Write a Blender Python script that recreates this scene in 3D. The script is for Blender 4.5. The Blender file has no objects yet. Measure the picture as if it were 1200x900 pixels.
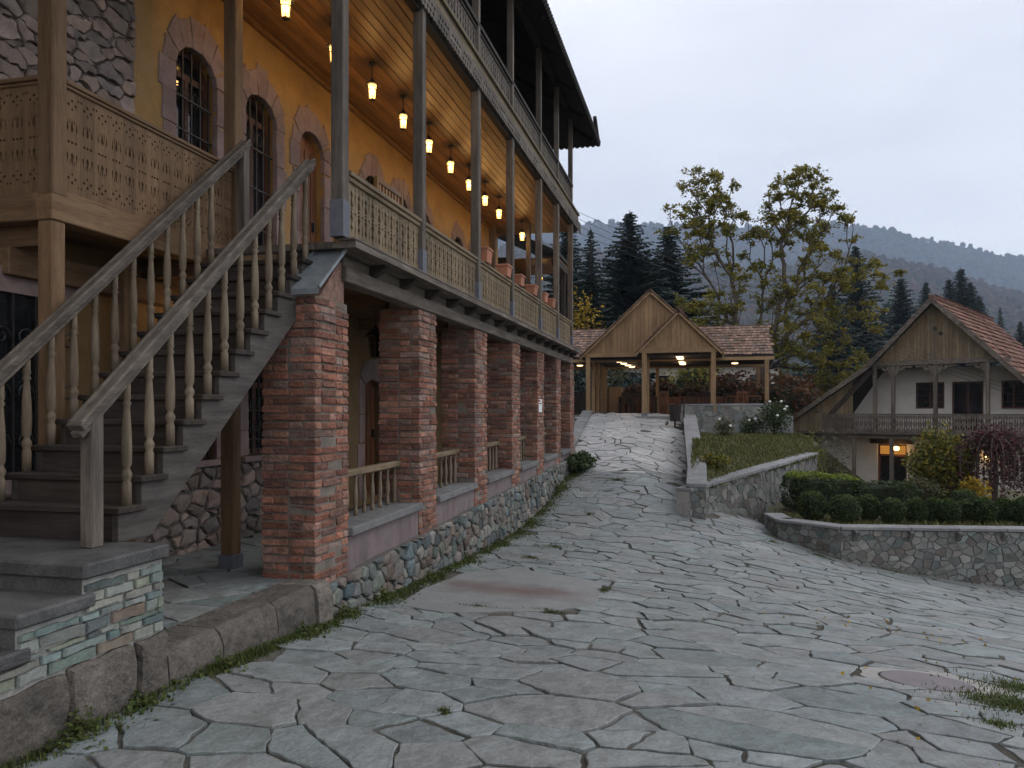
import bpy, bmesh, math, random
import numpy as np
from mathutils import Vector, Matrix, Euler, noise as mnoise

# ------------------------------------------------------------------ scene, camera, sky, sun
scn = bpy.context.scene
COL = scn.collection
F, CX, HY = 900.0, 600.0, 482.0
A = math.atan2(224.0, F)
sa, ca = math.sin(A), math.cos(A)
R = math.radians

cam = bpy.data.cameras.new('camera')
cam.sensor_width = 36.0
cam.lens = 27.0
cam.shift_y = 32.0 / 1200.0
cam.clip_start = 0.05
cam.clip_end = 6000
camo = bpy.data.objects.new('camera', cam)
COL.objects.link(camo)
camo.location = (0, 0, 0)
camo.rotation_euler = (R(90), 0, A)
scn.camera = camo

SUN_EL, SUN_AZ = R(46), R(62)          # azimuth clockwise from +Y
w = bpy.data.worlds.new('World')
scn.world = w
w.use_nodes = True
nt = w.node_tree
nt.nodes.clear()
wo = nt.nodes.new('ShaderNodeOutputWorld')
bg = nt.nodes.new('ShaderNodeBackground')
sky = nt.nodes.new('ShaderNodeTexSky')
sky.sky_type = 'NISHITA'
sky.sun_disc = False
sky.sun_elevation = SUN_EL
sky.sun_rotation = SUN_AZ
sky.air_density = 1.5
sky.dust_density = 3.0
sc_ = nt.nodes.new('ShaderNodeVectorMath'); sc_.operation = 'SCALE'; sc_.inputs['Scale'].default_value = 0.055
nt.links.new(sky.outputs[0], sc_.inputs[0])
# overcast cloud deck over the sky: soft uneven grey-blue
tc = nt.nodes.new('ShaderNodeTexCoord')
mp = nt.nodes.new('ShaderNodeMapping'); mp.inputs['Scale'].default_value = (1.0, 1.0, 3.0)
mp.inputs['Rotation'].default_value = (0.1, 0.2, 0.6)
nz = nt.nodes.new('ShaderNodeTexNoise'); nz.inputs['Scale'].default_value = 1.3; nz.inputs['Detail'].default_value = 4
rp = nt.nodes.new('ShaderNodeValToRGB')
rp.color_ramp.elements[0].position = 0.3; rp.color_ramp.elements[0].color = (0.54, 0.555, 0.62, 1)
rp.color_ramp.elements[1].position = 0.72; rp.color_ramp.elements[1].color = (0.86, 0.865, 0.905, 1)
nt.links.new(tc.outputs['Generated'], mp.inputs[0]); nt.links.new(mp.outputs[0], nz.inputs['Vector'])
nt.links.new(nz.outputs['Fac'], rp.inputs[0])
mx = nt.nodes.new('ShaderNodeMixRGB'); mx.inputs[0].default_value = 0.86
nt.links.new(sc_.outputs[0], mx.inputs[1]); nt.links.new(rp.outputs[0], mx.inputs[2])
nt.links.new(mx.outputs[0], bg.inputs['Color'])
bg.inputs['Strength'].default_value = 1.38
nt.links.new(bg.outputs[0], wo.inputs[0])

sl = bpy.data.lights.new('sun', 'SUN'); sl.energy = 0.8; sl.angle = R(40); sl.color = (1.0, 0.96, 0.9)
so = bpy.data.objects.new('sun', sl); COL.objects.link(so)
sd = Vector((math.sin(SUN_AZ) * math.cos(SUN_EL), math.cos(SUN_AZ) * math.cos(SUN_EL), math.sin(SUN_EL)))
so.rotation_euler = sd.to_track_quat('Z', 'Y').to_euler(); so.location = sd * 100

vs = scn.view_settings
vs.view_transform = 'Standard'; vs.look = 'None'; vs.exposure = 0.28; vs.gamma = 1.0; vs.use_curve_mapping = False
cy = scn.cycles
cy.use_denoising = True
cy.max_bounces = 7; cy.diffuse_bounces = 3; cy.glossy_bounces = 2; cy.transmission_bounces = 3
cy.transparent_max_bounces = 8; cy.volume_bounces = 1
cy.sample_clamp_indirect = 4.0
cy.use_adaptive_sampling = True; cy.adaptive_threshold = 0.02

# ------------------------------------------------------------------ helpers
rng = random.Random(7)
np.random.seed(7)
WM = {}

def W(px, py, d):
    """world point of a direction of the view at depth d (used to survey the place)"""
    u = (px - CX) / F * d
    return Vector((u * ca - d * sa, u * sa + d * ca, -(py - HY) * d / F))

def depth(x, y):
    return -x * sa + y * ca

def pix(v):
    d = depth(v[0], v[1])
    return (CX + F * (v[0] * ca + v[1] * sa) / d, HY - F * v[2] / d, d)

def y_at(px, X):
    t = (px - CX) / F
    return X * (ca + t * sa) / (t * ca - sa)

def link(o, parent=None, mw=None):
    COL.objects.link(o)
    mw = mw if mw is not None else Matrix.Identity(4)
    o.matrix_basis = mw
    WM[o.name] = mw
    if parent is not None:
        o.parent = parent
        o.matrix_parent_inverse = WM[parent.name].inverted()
    return o

def tag(o, label=None, cat=None, group=None, kind=None):
    if label: o['label'] = label
    if cat: o['category'] = cat
    if group: o['group'] = group
    if kind: o['kind'] = kind
    return o

def thing(name, label, cat, loc=(0, 0, 0), group=None):
    o = bpy.data.objects.new(name, None)
    o.empty_display_size = 0.2
    link(o, None, Matrix.Translation(Vector(loc)))
    return tag(o, label, cat, group)

def dup_tree(root, mw_new, label=None):
    """copy a thing with its parts and sub-parts, moved as a whole to a new world matrix"""
    base = WM[root.name]
    delta = mw_new @ base.inverted()
    def rec(o, parent):
        c = o.copy()
        link(c, parent, delta @ WM[o.name])
        for ch in KIDS.get(o.name, []):
            rec(ch, c)
        return c
    c = rec(root, None)
    if label: c['label'] = label
    return c
KIDS = {}

def frame_mat(o, x, y, z):
    return Matrix(((x[0], y[0], z[0], o[0]), (x[1], y[1], z[1], o[1]), (x[2], y[2], z[2], o[2]), (0, 0, 0, 1)))

class MB:
    def __init__(s):
        s.v = []; s.f = []; s.r = []
    def add(s, vs_, fs, rnd=None):
        n = len(s.v)
        s.v.extend([tuple(p) for p in vs_])
        r = rng.random() if rnd is None else rnd
        for f in fs:
            s.f.append(tuple(i + n for i in f)); s.r.append(r)
        return s
    def box(s, x0, x1, y0, y1, z0, z1, rnd=None, M=None):
        vs_ = [(x0, y0, z0), (x1, y0, z0), (x1, y1, z0), (x0, y1, z0), (x0, y0, z1), (x1, y0, z1), (x1, y1, z1), (x0, y1, z1)]
        if M is not None: vs_ = [M @ Vector(p) for p in vs_]
        return s.add(vs_, [(0, 3, 2, 1), (4, 5, 6, 7), (0, 1, 5, 4), (1, 2, 6, 5), (2, 3, 7, 6), (3, 0, 4, 7)], rnd)
    def prism(s, poly, M, t0, t1, rnd=None):
        """poly in local xy, thickness t0..t1 along local z, mapped by M"""
        n = len(poly)
        vs_ = [M @ Vector((p[0], p[1], t0)) for p in poly] + [M @ Vector((p[0], p[1], t1)) for p in poly]
        fs = [tuple(range(n - 1, -1, -1)), tuple(range(n, 2 * n))] + [(i, (i + 1) % n, (i + 1) % n + n, i + n) for i in range(n)]
        return s.add(vs_, fs, rnd)
    def bar(s, p, q, wd, ht=None, up=(0, 0, 1), rnd=None):
        p, q = Vector(p), Vector(q)
        ht = wd if ht is None else ht
        d = (q - p); L = d.length; d.normalize()
        u = Vector(up)
        if abs(d.dot(u)) > 0.98: u = Vector((0, 1, 0))
        x = d.cross(u).normalized(); z = x.cross(d).normalized()
        return s.box(-wd / 2, wd / 2, 0, L, -ht / 2, ht / 2, rnd, frame_mat(p, x, d, z))
    def tube(s, pts, radii, seg=6, rnd=None, cap=True):
        pts = [Vector(p) for p in pts]
        n = len(pts); vs_ = []; fs = []
        prev = None
        for i, p in enumerate(pts):
            d = (pts[min(i + 1, n - 1)] - pts[max(i - 1, 0)])
            if d.length < 1e-9: d = Vector((0, 0, 1))
            d.normalize()
            if prev is None:
                x = d.cross(Vector((0.31, 0.95, 0.1)))
                if x.length < 0.1: x = d.cross(Vector((1, 0, 0)))
            else:
                x = prev - d * prev.dot(d)
            x.normalize(); prev = x
            y = d.cross(x)
            for k in range(seg):
                a = 2 * math.pi * k / seg
                vs_.append(p + (x * math.cos(a) + y * math.sin(a)) * radii[i])
        for i in range(n - 1):
            for k in range(seg):
                a, b = i * seg + k, i * seg + (k + 1) % seg
                fs.append((a, b, b + seg, a + seg))
        if cap:
            fs.append(tuple(range(seg - 1, -1, -1))); fs.append(tuple(range((n - 1) * seg, n * seg)))
        return s.add(vs_, fs, rnd)
    def lathe(s, prof, seg=12, o=(0, 0, 0), rnd=None):
        n = len(prof); vs_ = []; fs = []
        for r, z in prof:
            for k in range(seg):
                a = 2 * math.pi * k / seg
                vs_.append((o[0] + r * math.cos(a), o[1] + r * math.sin(a), o[2] + z))
        for i in range(n - 1):
            for k in range(seg):
                a, b = i * seg + k, i * seg + (k + 1) % seg
                fs.append((a, b, b + seg, a + seg))
        fs.append(tuple(range(seg - 1, -1, -1))); fs.append(tuple(range((n - 1) * seg, n * seg)))
        return s.add(vs_, fs, rnd)
    def mesh(s, name, mat=None, smooth=False, bevel=0.0):
        me = bpy.data.meshes.new(name)
        me.from_pydata(s.v, [], s.f)
        at = me.attributes.new('rnd', 'FLOAT', 'FACE')
        at.data.foreach_set('value', np.array(s.r, dtype=np.float32))
        if bevel > 0:
            bm = bmesh.new(); bm.from_mesh(me)
            bmesh.ops.bevel(bm, geom=[e for e in bm.edges], offset=bevel, segments=1, affect='EDGES', clamp_overlap=True)
            bm.to_mesh(me); bm.free()
        if smooth:
            me.polygons.foreach_set('use_smooth', [True] * len(me.polygons))
        if mat is not None: me.materials.append(mat)
        me.update()
        return me
    def obj(s, name, mat, parent=None, smooth=False, bevel=0.0, kind=None):
        o = bpy.data.objects.new(name, s.mesh(name, mat, smooth, bevel))
        link(o, parent)
        if parent is not None: KIDS.setdefault(parent.name, []).append(o)
        if kind: o['kind'] = kind
        return o

def inst(name, me, parent, mw):
    o = bpy.data.objects.new(name, me)
    link(o, parent, mw)
    if parent is not None: KIDS.setdefault(parent.name, []).append(o)
    return o

def plate(name, outline, holes, thick, mat):
    """flat board with cut-outs, in local xy, thickness along z, as a mesh"""
    cu = bpy.data.curves.new(name, 'CURVE')
    cu.dimensions = '2D'; cu.fill_mode = 'BOTH'; cu.extrude = thick / 2
    for poly in [outline] + list(holes):
        sp = cu.splines.new('POLY')
        sp.points.add(len(poly) - 1)
        for p, q in zip(sp.points, poly): p.co = (q[0], q[1], 0, 1)
        sp.use_cyclic_u = True
    o = bpy.data.objects.new(name, cu)
    COL.objects.link(o)
    dg = bpy.context.evaluated_depsgraph_get()
    me = bpy.data.meshes.new_from_object(o.evaluated_get(dg))
    me.name = name
    bpy.data.objects.remove(o); bpy.data.curves.remove(cu)
    me.materials.clear(); me.materials.append(mat)
    me.polygons.foreach_set('use_smooth', [False] * len(me.polygons))
    return me

# ---- 2D cells
def clip(poly, nx, ny, c):
    """keep nx*x+ny*y<=c"""
    out = []
    n = len(poly)
    for i in range(n):
        p, q = poly[i], poly[(i + 1) % n]
        dp = nx * p[0] + ny * p[1] - c; dq = nx * q[0] + ny * q[1] - c
        if dp <= 0: out.append(p)
        if (dp < 0 < dq) or (dq < 0 < dp):
            t = dp / (dp - dq)
            out.append((p[0] + (q[0] - p[0]) * t, p[1] + (q[1] - p[1]) * t))
    return out

def voronoi(P, wt, bbox):
    P = np.asarray(P, float); wt = np.asarray(wt, float)
    x0, x1, y0, y1 = bbox
    cells = []
    for i in range(len(P)):
        d2 = ((P - P[i]) ** 2).sum(1)
        k = min(len(P) - 1, 44)
        idx = np.argpartition(d2, k)[:k + 1]
        idx = idx[np.argsort(d2[idx])]
        poly = [(x0, y0), (x1, y0), (x1, y1), (x0, y1)]
        pi = P[i]
        for j in idx:
            if j == i: continue
            pj = P[j]
            c = (pj @ pj - pi @ pi - wt[j] + wt[i]) / 2
            poly = clip(poly, pj[0] - pi[0], pj[1] - pi[1], c)
            if len(poly) < 3: break
        cells.append(poly if len(poly) >= 3 else None)
    return cells

def area2(p):
    return 0.5 * sum(p[i][0] * p[(i + 1) % len(p)][1] - p[(i + 1) % len(p)][0] * p[i][1] for i in range(len(p)))

def shrink(poly, g):
    out = list(poly)
    n = len(poly)
    for i in range(n):
        p, q = poly[i], poly[(i + 1) % n]
        ex, ey = q[0] - p[0], q[1] - p[1]
        L = math.hypot(ex, ey)
        if L < 1e-6: continue
        nx, ny = ey / L, -ex / L
        out = clip(out, nx, ny, nx * p[0] + ny * p[1] - g)
        if len(out) < 3: return None
    return out

def clean(poly, eps):
    out = []
    for p in poly:
        if not out or math.hypot(p[0] - out[-1][0], p[1] - out[-1][1]) > eps: out.append(p)
    if len(out) > 2 and math.hypot(out[0][0] - out[-1][0], out[0][1] - out[-1][1]) <= eps: out.pop()
    return out

def rough(poly, step, amp):
    out = []
    n = len(poly)
    for i in range(n):
        p, q = poly[i], poly[(i + 1) % n]
        L = math.hypot(q[0] - p[0], q[1] - p[1])
        k = max(1, int(round(L / step)))
        for m in range(k):
            t = (m + (rng.uniform(-.2, .2) if m else 0)) / k
            a = amp * (0.6 if m == 0 else 1.0)
            out.append((p[0] + (q[0] - p[0]) * t + rng.uniform(-a, a), p[1] + (q[1] - p[1]) * t + rng.uniform(-a, a)))
    return out

def centroid(p):
    return (sum(a[0] for a in p) / len(p), sum(a[1] for a in p) / len(p))

def stone(mb, poly, fn, rings, tilt=0.0, rnd=None):
    """rings: list of (scale toward centroid, height); last ring is capped by a fan"""
    c = centroid(poly); n = len(poly)
    tx, ty = rng.uniform(-tilt, tilt), rng.uniform(-tilt, tilt)
    vs_ = []; fs = []
    for k, (s, h) in enumerate(rings):
        for p in poly:
            u, v = c[0] + (p[0] - c[0]) * s, c[1] + (p[1] - c[1]) * s
            hh = h + ((u - c[0]) * tx + (v - c[1]) * ty if k else 0)
            vs_.append(fn(u, v, hh))
    for k in range(len(rings) - 1):
        for i in range(n):
            a, b = k * n + i, k * n + (i + 1) % n
            fs.append((a, b, b + n, a + n))
    top = (len(rings) - 1) * n
    fs.append(tuple(range(top, top + n)))
    mb.add(vs_, fs, rnd)

def jgrid(x0, x1, y0, y1, sx, sy, jit):
    pts = []
    j = 0
    y = y0
    while y < y1 + sy * .6:
        x = x0 + (sx * .5 if j % 2 else 0)
        while x < x1 + sx * .6:
            pts.append((x + rng.uniform(-jit, jit) * sx, y + rng.uniform(-jit, jit) * sy)); x += sx
        y += sy; j += 1
    return pts

def stone_cells(x0, x1, y0, y1, sx, sy, jit=.42, wvar=.3, gap=.008, keep=None, clips=()):
    pts = jgrid(x0 - sx, x1 + sx, y0 - sy, y1 + sy, sx, sy, jit)
    ar = sx / sy
    P = [(p[0] / ar, p[1]) for p in pts]
    wt = [rng.uniform(0, wvar) * sy * sy for _ in P]
    cells = voronoi(P, wt, ((x0 - 2 * sx) / ar, (x1 + 2 * sx) / ar, y0 - 2 * sy, y1 + 2 * sy))
    out = []
    for c in cells:
        if c is None: continue
        c = [(p[0] * ar, p[1]) for p in c]
        c = clip(c, -1, 0, -x0); c = clip(c, 1, 0, x1) if len(c) > 2 else c
        c = clip(c, 0, -1, -y0) if len(c) > 2 else c
        c = clip(c, 0, 1, y1) if len(c) > 2 else c
        for (a, b, d) in clips:
            if len(c) > 2: c = clip(c, a, b, d)
        if len(c) < 3: continue
        c = clean(c, .012)
        if len(c) < 3: continue
        s = shrink(c, gap)
        if not s: continue
        s = clean(s, .012)
        if len(s) < 3 or abs(area2(s)) < .15 * sx * sy * .3: continue
        if keep and not keep(*centroid(s)): continue
        out.append(s)
    return out

def stone_wall(parent, cells, fn, mat, h, limit, pname='stone', sname='rubble', round_=True, amp=.008, step=.09):
    """cells as stones: the largest on screen as single parts, the others joined"""
    items = []
    for c in cells:
        p = rough(c, step, amp)
        w3 = fn(*centroid(c), 0)
        q = pix(w3)
        vis = -20 < q[0] < 1220 and -20 < q[1] < 920 and q[2] > 0.3
        items.append(((abs(area2(c)) / max(q[2], .3) ** 2) if vis else 0, p, c))
    items.sort(key=lambda t: -t[0])
    rest = MB()
    for k, (a, p, c) in enumerate(items):
        hh = h * rng.uniform(.6, 1.25)
        rings = [(1.0, -.02), (1.0, hh * .25), (.9, hh * .8), (.6, hh * 1.05)] if round_ else [(1.0, -.02), (1.0, hh * .75), (.93, hh), (.6, hh * 1.02)]
        if k < limit and a > 0:
            mb = MB(); stone(mb, p, fn, rings, tilt=.1)
            mb.obj(pname, mat, parent, smooth=False)
        else:
            stone(rest, p, fn, rings, tilt=.1)
    if rest.f: rest.obj(sname, mat, parent, kind='stuff')

def inpoly(x, y, poly):
    c = False
    j = len(poly) - 1
    for i in range(len(poly)):
        xi, yi = poly[i][0], poly[i][1]; xj, yj = poly[j][0], poly[j][1]
        if (yi > y) != (yj > y) and x < (xj - xi) * (y - yi) / (yj - yi) + xi: c = not c
        j = i
    return c

def leaf_mesh(name, P, size, mat, flat=0.3, aspect=1.6, rnd=None, down=0.0):
    """one small bent leaf per point: numpy arrays P (n,3), size (n,)"""
    n = len(P)
    P = np.asarray(P, float); size = np.broadcast_to(np.asarray(size, float), (n,))
    a = np.random.normal(size=(n, 3)); a[:, 2] = a[:, 2] * .6 - down
    a /= np.linalg.norm(a, axis=1)[:, None] + 1e-9
    b = np.random.normal(size=(n, 3)); b[:, 2] *= (1 - flat)
    b -= (b * a).sum(1)[:, None] * a
    b /= np.linalg.norm(b, axis=1)[:, None] + 1e-9
    s = size[:, None]
    V = np.empty((n, 4, 3))
    V[:, 0] = P - a * s * aspect * .5
    V[:, 1] = P + b * s * .5
    V[:, 2] = P + a * s * aspect * .5
    V[:, 3] = P - b * s * .5
    Fc = np.arange(n * 4).reshape(n, 4)
    me = bpy.data.meshes.new(name)
    me.from_pydata(V.reshape(-1, 3).tolist(), [], Fc.tolist())
    at = me.attributes.new('rnd', 'FLOAT', 'FACE')
    at.data.foreach_set('value', (np.random.rand(n) if rnd is None else np.asarray(rnd)).astype(np.float32))
    me.materials.append(mat)
    return me

# ------------------------------------------------------------------ materials
def ramp(nt, cols, lo=.3, hi=.7, interp='LINEAR'):
    r = nt.nodes.new('ShaderNodeValToRGB')
    r.color_ramp.interpolation = interp
    el = r.color_ramp.elements
    n = len(cols)
    while len(el) < n: el.new(.5)
    for i, c in enumerate(cols):
        el[i].position = lo + (hi - lo) * (i / (n - 1) if n > 1 else 0)
        el[i].color = (c[0], c[1], c[2], 1)
    return r

def pmat(name, cols, scale=4, stretch=(1, 1, 1), roughness=.8, bump=.3, bscale=40, bstretch=None, rv=.2, spec=.3, metal=0.0,
         palette=None, stain=None, stain_scale=.6, stain_amt=.5, transl=0.0, blob=None, fine=.2, fscale=75, bdist=.012):
    m = bpy.data.materials.new(name); m.use_nodes = True
    nt = m.node_tree; nt.nodes.clear()
    N = nt.nodes.new; L = nt.links.new
    out = N('ShaderNodeOutputMaterial'); bs = N('ShaderNodeBsdfPrincipled')
    L(bs.outputs[0], out.inputs[0])
    geo = N('ShaderNodeNewGeometry'); oi = N('ShaderNodeObjectInfo'); at = N('ShaderNodeAttribute'); at.attribute_name = 'rnd'
    ad = N('ShaderNodeMath'); ad.operation = 'ADD'; L(at.outputs['Fac'], ad.inputs[0]); L(oi.outputs['Random'], ad.inputs[1])
    fr = N('ShaderNodeMath'); fr.operation = 'FRACT'; L(ad.outputs[0], fr.inputs[0])
    # offset the pattern per piece so that neighbours do not share their grain
    cb = N('ShaderNodeCombineXYZ')
    ml = N('ShaderNodeMath'); ml.operation = 'MULTIPLY'; ml.inputs[1].default_value = 13.0; L(fr.outputs[0], ml.inputs[0])
    L(ml.outputs[0], cb.inputs[0]); L(ml.outputs[0], cb.inputs[1]); L(ml.outputs[0], cb.inputs[2])
    va = N('ShaderNodeVectorMath'); va.operation = 'ADD'; L(geo.outputs['Position'], va.inputs[0]); L(cb.outputs[0], va.inputs[1])
    mp = N('ShaderNodeMapping'); mp.inputs['Scale'].default_value = stretch; L(va.outputs[0], mp.inputs[0])
    nz = N('ShaderNodeTexNoise'); nz.inputs['Scale'].default_value = scale; nz.inputs['Detail'].default_value = 7; nz.inputs['Roughness'].default_value = .62
    L(mp.outputs[0], nz.inputs['Vector'])
    if palette:
        pr = ramp(nt, palette, 0.0, 1.0); L(fr.outputs[0], pr.inputs[0])
        r2 = ramp(nt, cols, .28, .72); L(nz.outputs['Fac'], r2.inputs[0])
        mm = N('ShaderNodeMixRGB'); mm.blend_type = 'MULTIPLY'; mm.inputs[0].default_value = 1; L(pr.outputs[0], mm.inputs[1]); L(r2.outputs[0], mm.inputs[2])
        col = mm.outputs[0]
    else:
        r2 = ramp(nt, cols, .28, .72); L(nz.outputs['Fac'], r2.inputs[0]); col = r2.outputs[0]
    if rv > 0:
        sn = N('ShaderNodeMath'); sn.operation = 'MULTIPLY'; sn.inputs[1].default_value = 7.31; L(fr.outputs[0], sn.inputs[0])
        f2 = N('ShaderNodeMath'); f2.operation = 'FRACT'; L(sn.outputs[0], f2.inputs[0])
        mr = N('ShaderNodeMapRange'); mr.inputs[3].default_value = 1 - rv; mr.inputs[4].default_value = 1 + rv; L(f2.outputs[0], mr.inputs[0])
        sc = N('ShaderNodeVectorMath'); sc.operation = 'SCALE'; L(col, sc.inputs[0]); L(mr.outputs[0], sc.inputs['Scale']); col = sc.outputs[0]
    if stain is not None:
        n3 = N('ShaderNodeTexNoise'); n3.inputs['Scale'].default_value = stain_scale; n3.inputs['Detail'].default_value = 6; n3.inputs['Roughness'].default_value = .7
        L(geo.outputs['Position'], n3.inputs['Vector'])
        r3 = ramp(nt, [(0, 0, 0), (stain_amt,) * 3], .48, .7); L(n3.outputs['Fac'], r3.inputs[0])
        m3 = N('ShaderNodeMixRGB'); L(r3.outputs[0], m3.inputs[0]); L(col, m3.inputs[1]); m3.inputs[2].default_value = (*stain, 1); col = m3.outputs[0]
    if fine > 0:     # fine grain and speckle of the surface itself
        n5 = N('ShaderNodeTexNoise'); n5.inputs['Scale'].default_value = fscale; n5.inputs['Detail'].default_value = 4; n5.inputs['Roughness'].default_value = .7
        L(mp.outputs[0], n5.inputs['Vector'])
        m5 = N('ShaderNodeMapRange'); m5.inputs[1].default_value = .3; m5.inputs[2].default_value = .7; m5.inputs[3].default_value = 1 - fine; m5.inputs[4].default_value = 1 + fine; L(n5.outputs['Fac'], m5.inputs[0])
        s5 = N('ShaderNodeVectorMath'); s5.operation = 'SCALE'; L(col, s5.inputs[0]); L(m5.outputs[0], s5.inputs['Scale']); col = s5.outputs[0]
    if blob:     # a stain with a place of its own: centre, size, colour
        vb = N('ShaderNodeVectorMath'); vb.operation = 'SUBTRACT'; L(geo.outputs['Position'], vb.inputs[0]); vb.inputs[1].default_value = blob[0]
        vm = N('ShaderNodeVectorMath'); vm.operation = 'MULTIPLY'; L(vb.outputs[0], vm.inputs[0]); vm.inputs[1].default_value = blob[1]
        vl = N('ShaderNodeVectorMath'); vl.operation = 'LENGTH'; L(vm.outputs[0], vl.inputs[0])
        nb_ = N('ShaderNodeTexNoise'); nb_.inputs['Scale'].default_value = 2.2; nb_.inputs['Detail'].default_value = 7; L(geo.outputs['Position'], nb_.inputs['Vector'])
        mb_ = N('ShaderNodeMath'); mb_.operation = 'MULTIPLY_ADD'; L(nb_.outputs['Fac'], mb_.inputs[0]); mb_.inputs[1].default_value = 1.3; L(vl.outputs['Value'], mb_.inputs[2])
        rb_ = ramp(nt, [(.85,) * 3, (0, 0, 0)], .75, 1.55); dv_ = N('ShaderNodeMath'); dv_.operation = 'MULTIPLY'; dv_.inputs[1].default_value = .6
        L(mb_.outputs[0], dv_.inputs[0]); rb_.color_ramp.elements[0].position = .45; rb_.color_ramp.elements[1].position = .95; L(dv_.outputs[0], rb_.inputs[0])
        m4 = N('ShaderNodeMixRGB'); L(rb_.outputs[0], m4.inputs[0]); L(col, m4.inputs[1]); m4.inputs[2].default_value = (*blob[2], 1); col = m4.outputs[0]
    L(col, bs.inputs['Base Color'])
    bs.inputs['Roughness'].default_value = roughness
    bs.inputs['Specular IOR Level'].default_value = spec
    bs.inputs['Metallic'].default_value = metal
    if bump > 0:
        mp2 = N('ShaderNodeMapping'); mp2.inputs['Scale'].default_value = bstretch or stretch; L(va.outputs[0], mp2.inputs[0])
        n2 = N('ShaderNodeTexNoise'); n2.inputs['Scale'].default_value = bscale; n2.inputs['Detail'].default_value = 5; L(mp2.outputs[0], n2.inputs['Vector'])
        bp = N('ShaderNodeBump'); bp.inputs['Strength'].default_value = bump; bp.inputs['Distance'].default_value = bdist
        L(n2.outputs['Fac'], bp.inputs['Height']); L(bp.outputs[0], bs.inputs['Normal'])
    if transl > 0:
        tr = N('ShaderNodeBsdfTranslucent'); L(col, tr.inputs['Color'])
        ms = N('ShaderNodeMixShader'); ms.inputs[0].default_value = transl
        L(bs.outputs[0], ms.inputs[1]); L(tr.outputs[0], ms.inputs[2]); L(ms.outputs[0], out.inputs[0])
    return m

def emat(name, col, strength, transparent=0.0):
    m = bpy.data.materials.new(name); m.use_nodes = True
    nt = m.node_tree; nt.nodes.clear()
    out = nt.nodes.new('ShaderNodeOutputMaterial'); e = nt.nodes.new('ShaderNodeEmission')
    e.inputs[0].default_value = (*col, 1); e.inputs[1].default_value = strength
    if transparent > 0:
        t = nt.nodes.new('ShaderNodeBsdfTransparent'); ms = nt.nodes.new('ShaderNodeMixShader'); ms.inputs[0].default_value = 1 - transparent
        nt.links.new(t.outputs[0], ms.inputs[1]); nt.links.new(e.outputs[0], ms.inputs[2]); nt.links.new(ms.outputs[0], out.inputs[0])
    else:
        nt.links.new(e.outputs[0], out.inputs[0])
    return m

GX, GY, GZ = (.12, 1, 1), (1, .12, 1), (1, 1, .12)     # grain running along x, y, z
def wood(name, cols, g, scale=14, rv=.18, roughness=.75, bump=.35, stain=None, spec=.3, amt=.5):
    return pmat(name, cols, scale, g, roughness, bump, 55, None, rv, spec, stain=stain, stain_scale=1.3, stain_amt=amt)
tanc = [(.10, .056, .029), (.16, .097, .052), (.20, .126, .07)]
pavc = [(.185, .115, .058), (.28, .18, .095), (.33, .215, .12)]
greyc = [(.056, .046, .037), (.12, .099, .08), (.19, .16, .13)]
brownc = [(.018, .013, .011), (.036, .027, .022), (.058, .044, .036)]
honeyc = [(.13, .06, .02), (.23, .115, .04), (.30, .155, .058)]
T = {}
for g, nm in ((GX, 'x'), (GY, 'y'), (GZ, 'z')):
    T['tan' + nm] = wood('tan_timber_' + nm, tanc, g)
    T['pav' + nm] = wood('pavilion_timber_' + nm, pavc, g)
    T['grey' + nm] = wood('weathered_timber_' + nm, greyc, g, stain=(.05, .045, .042))
    T['brown' + nm] = wood('dark_timber_' + nm, brownc, g, stain=(.085, .075, .067), amt=.35)
    T['honey' + nm] = wood('honey_timber_' + nm, honeyc, g, roughness=.42, spec=.28, rv=.28)
    T['olive' + nm] = wood('carved_timber_' + nm, [(.105, .077, .046), (.175, .13, .077), (.235, .18, .11)], g, stain=(.07, .06, .05))
T['stringer'] = wood('stair_stringer', [(.04, .034, .031), (.078, .067, .061), (.115, .10, .092)], GY, stain=(.03, .026, .024))
T['baluster'] = wood('turned_timber', [(.095, .074, .05), (.17, .132, .09), (.24, .19, .132)], GZ, rv=.15)
T['brick'] = pmat('brick', [(.6, .6, .62), (1, 1, 1), (1.35, 1.3, 1.25)], 14, rv=.3, bump=1.0, bscale=45, bdist=.02, fine=.3, roughness=.9, spec=.15,
                  palette=[(.245, .105, .07), (.30, .135, .09), (.185, .085, .065), (.34, .18, .125), (.265, .115, .08), (.20, .13, .108), (.32, .145, .097), (.31, .225, .185), (.245, .115, .083)],
                  stain=(.075, .06, .052), stain_scale=1.7, stain_amt=.7)
T['mortar'] = pmat('mortar', [(.10, .085, .07), (.24, .205, .17)], 6, bump=.6, rv=0)
T['rubble'] = pmat('rubble_stone', [(.5, .5, .5), (1, 1, 1), (1.25, 1.25, 1.2)], 8, rv=.3, bump=.7, bscale=35, roughness=.85,
                   palette=[(.12, .14, .135), (.17, .16, .14), (.09, .125, .135), (.14, .105, .085), (.21, .20, .185), (.105, .13, .108), (.165, .135, .11), (.075, .09, .10)])
T['rubblewall'] = pmat('wall_stone', [(.55, .55, .55), (1, 1, 1), (1.25, 1.22, 1.2)], 7, rv=.3, bump=.8, bscale=30, roughness=.9,
                       palette=[(.20, .165, .14), (.25, .19, .16), (.16, .14, .125), (.29, .215, .175), (.22, .17, .15), (.18, .16, .15), (.30, .23, .20)])
T['bluestone'] = pmat('blue_stone', [(.6, .6, .6), (1, 1, 1), (1.2, 1.2, 1.2)], 9, rv=.25, bump=.6, roughness=.8,
                      palette=[(.17, .24, .23), (.24, .23, .19), (.13, .17, .17), (.25, .31, .29), (.22, .17, .13), (.16, .21, .16), (.11, .13, .13), (.27, .28, .25)])
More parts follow.
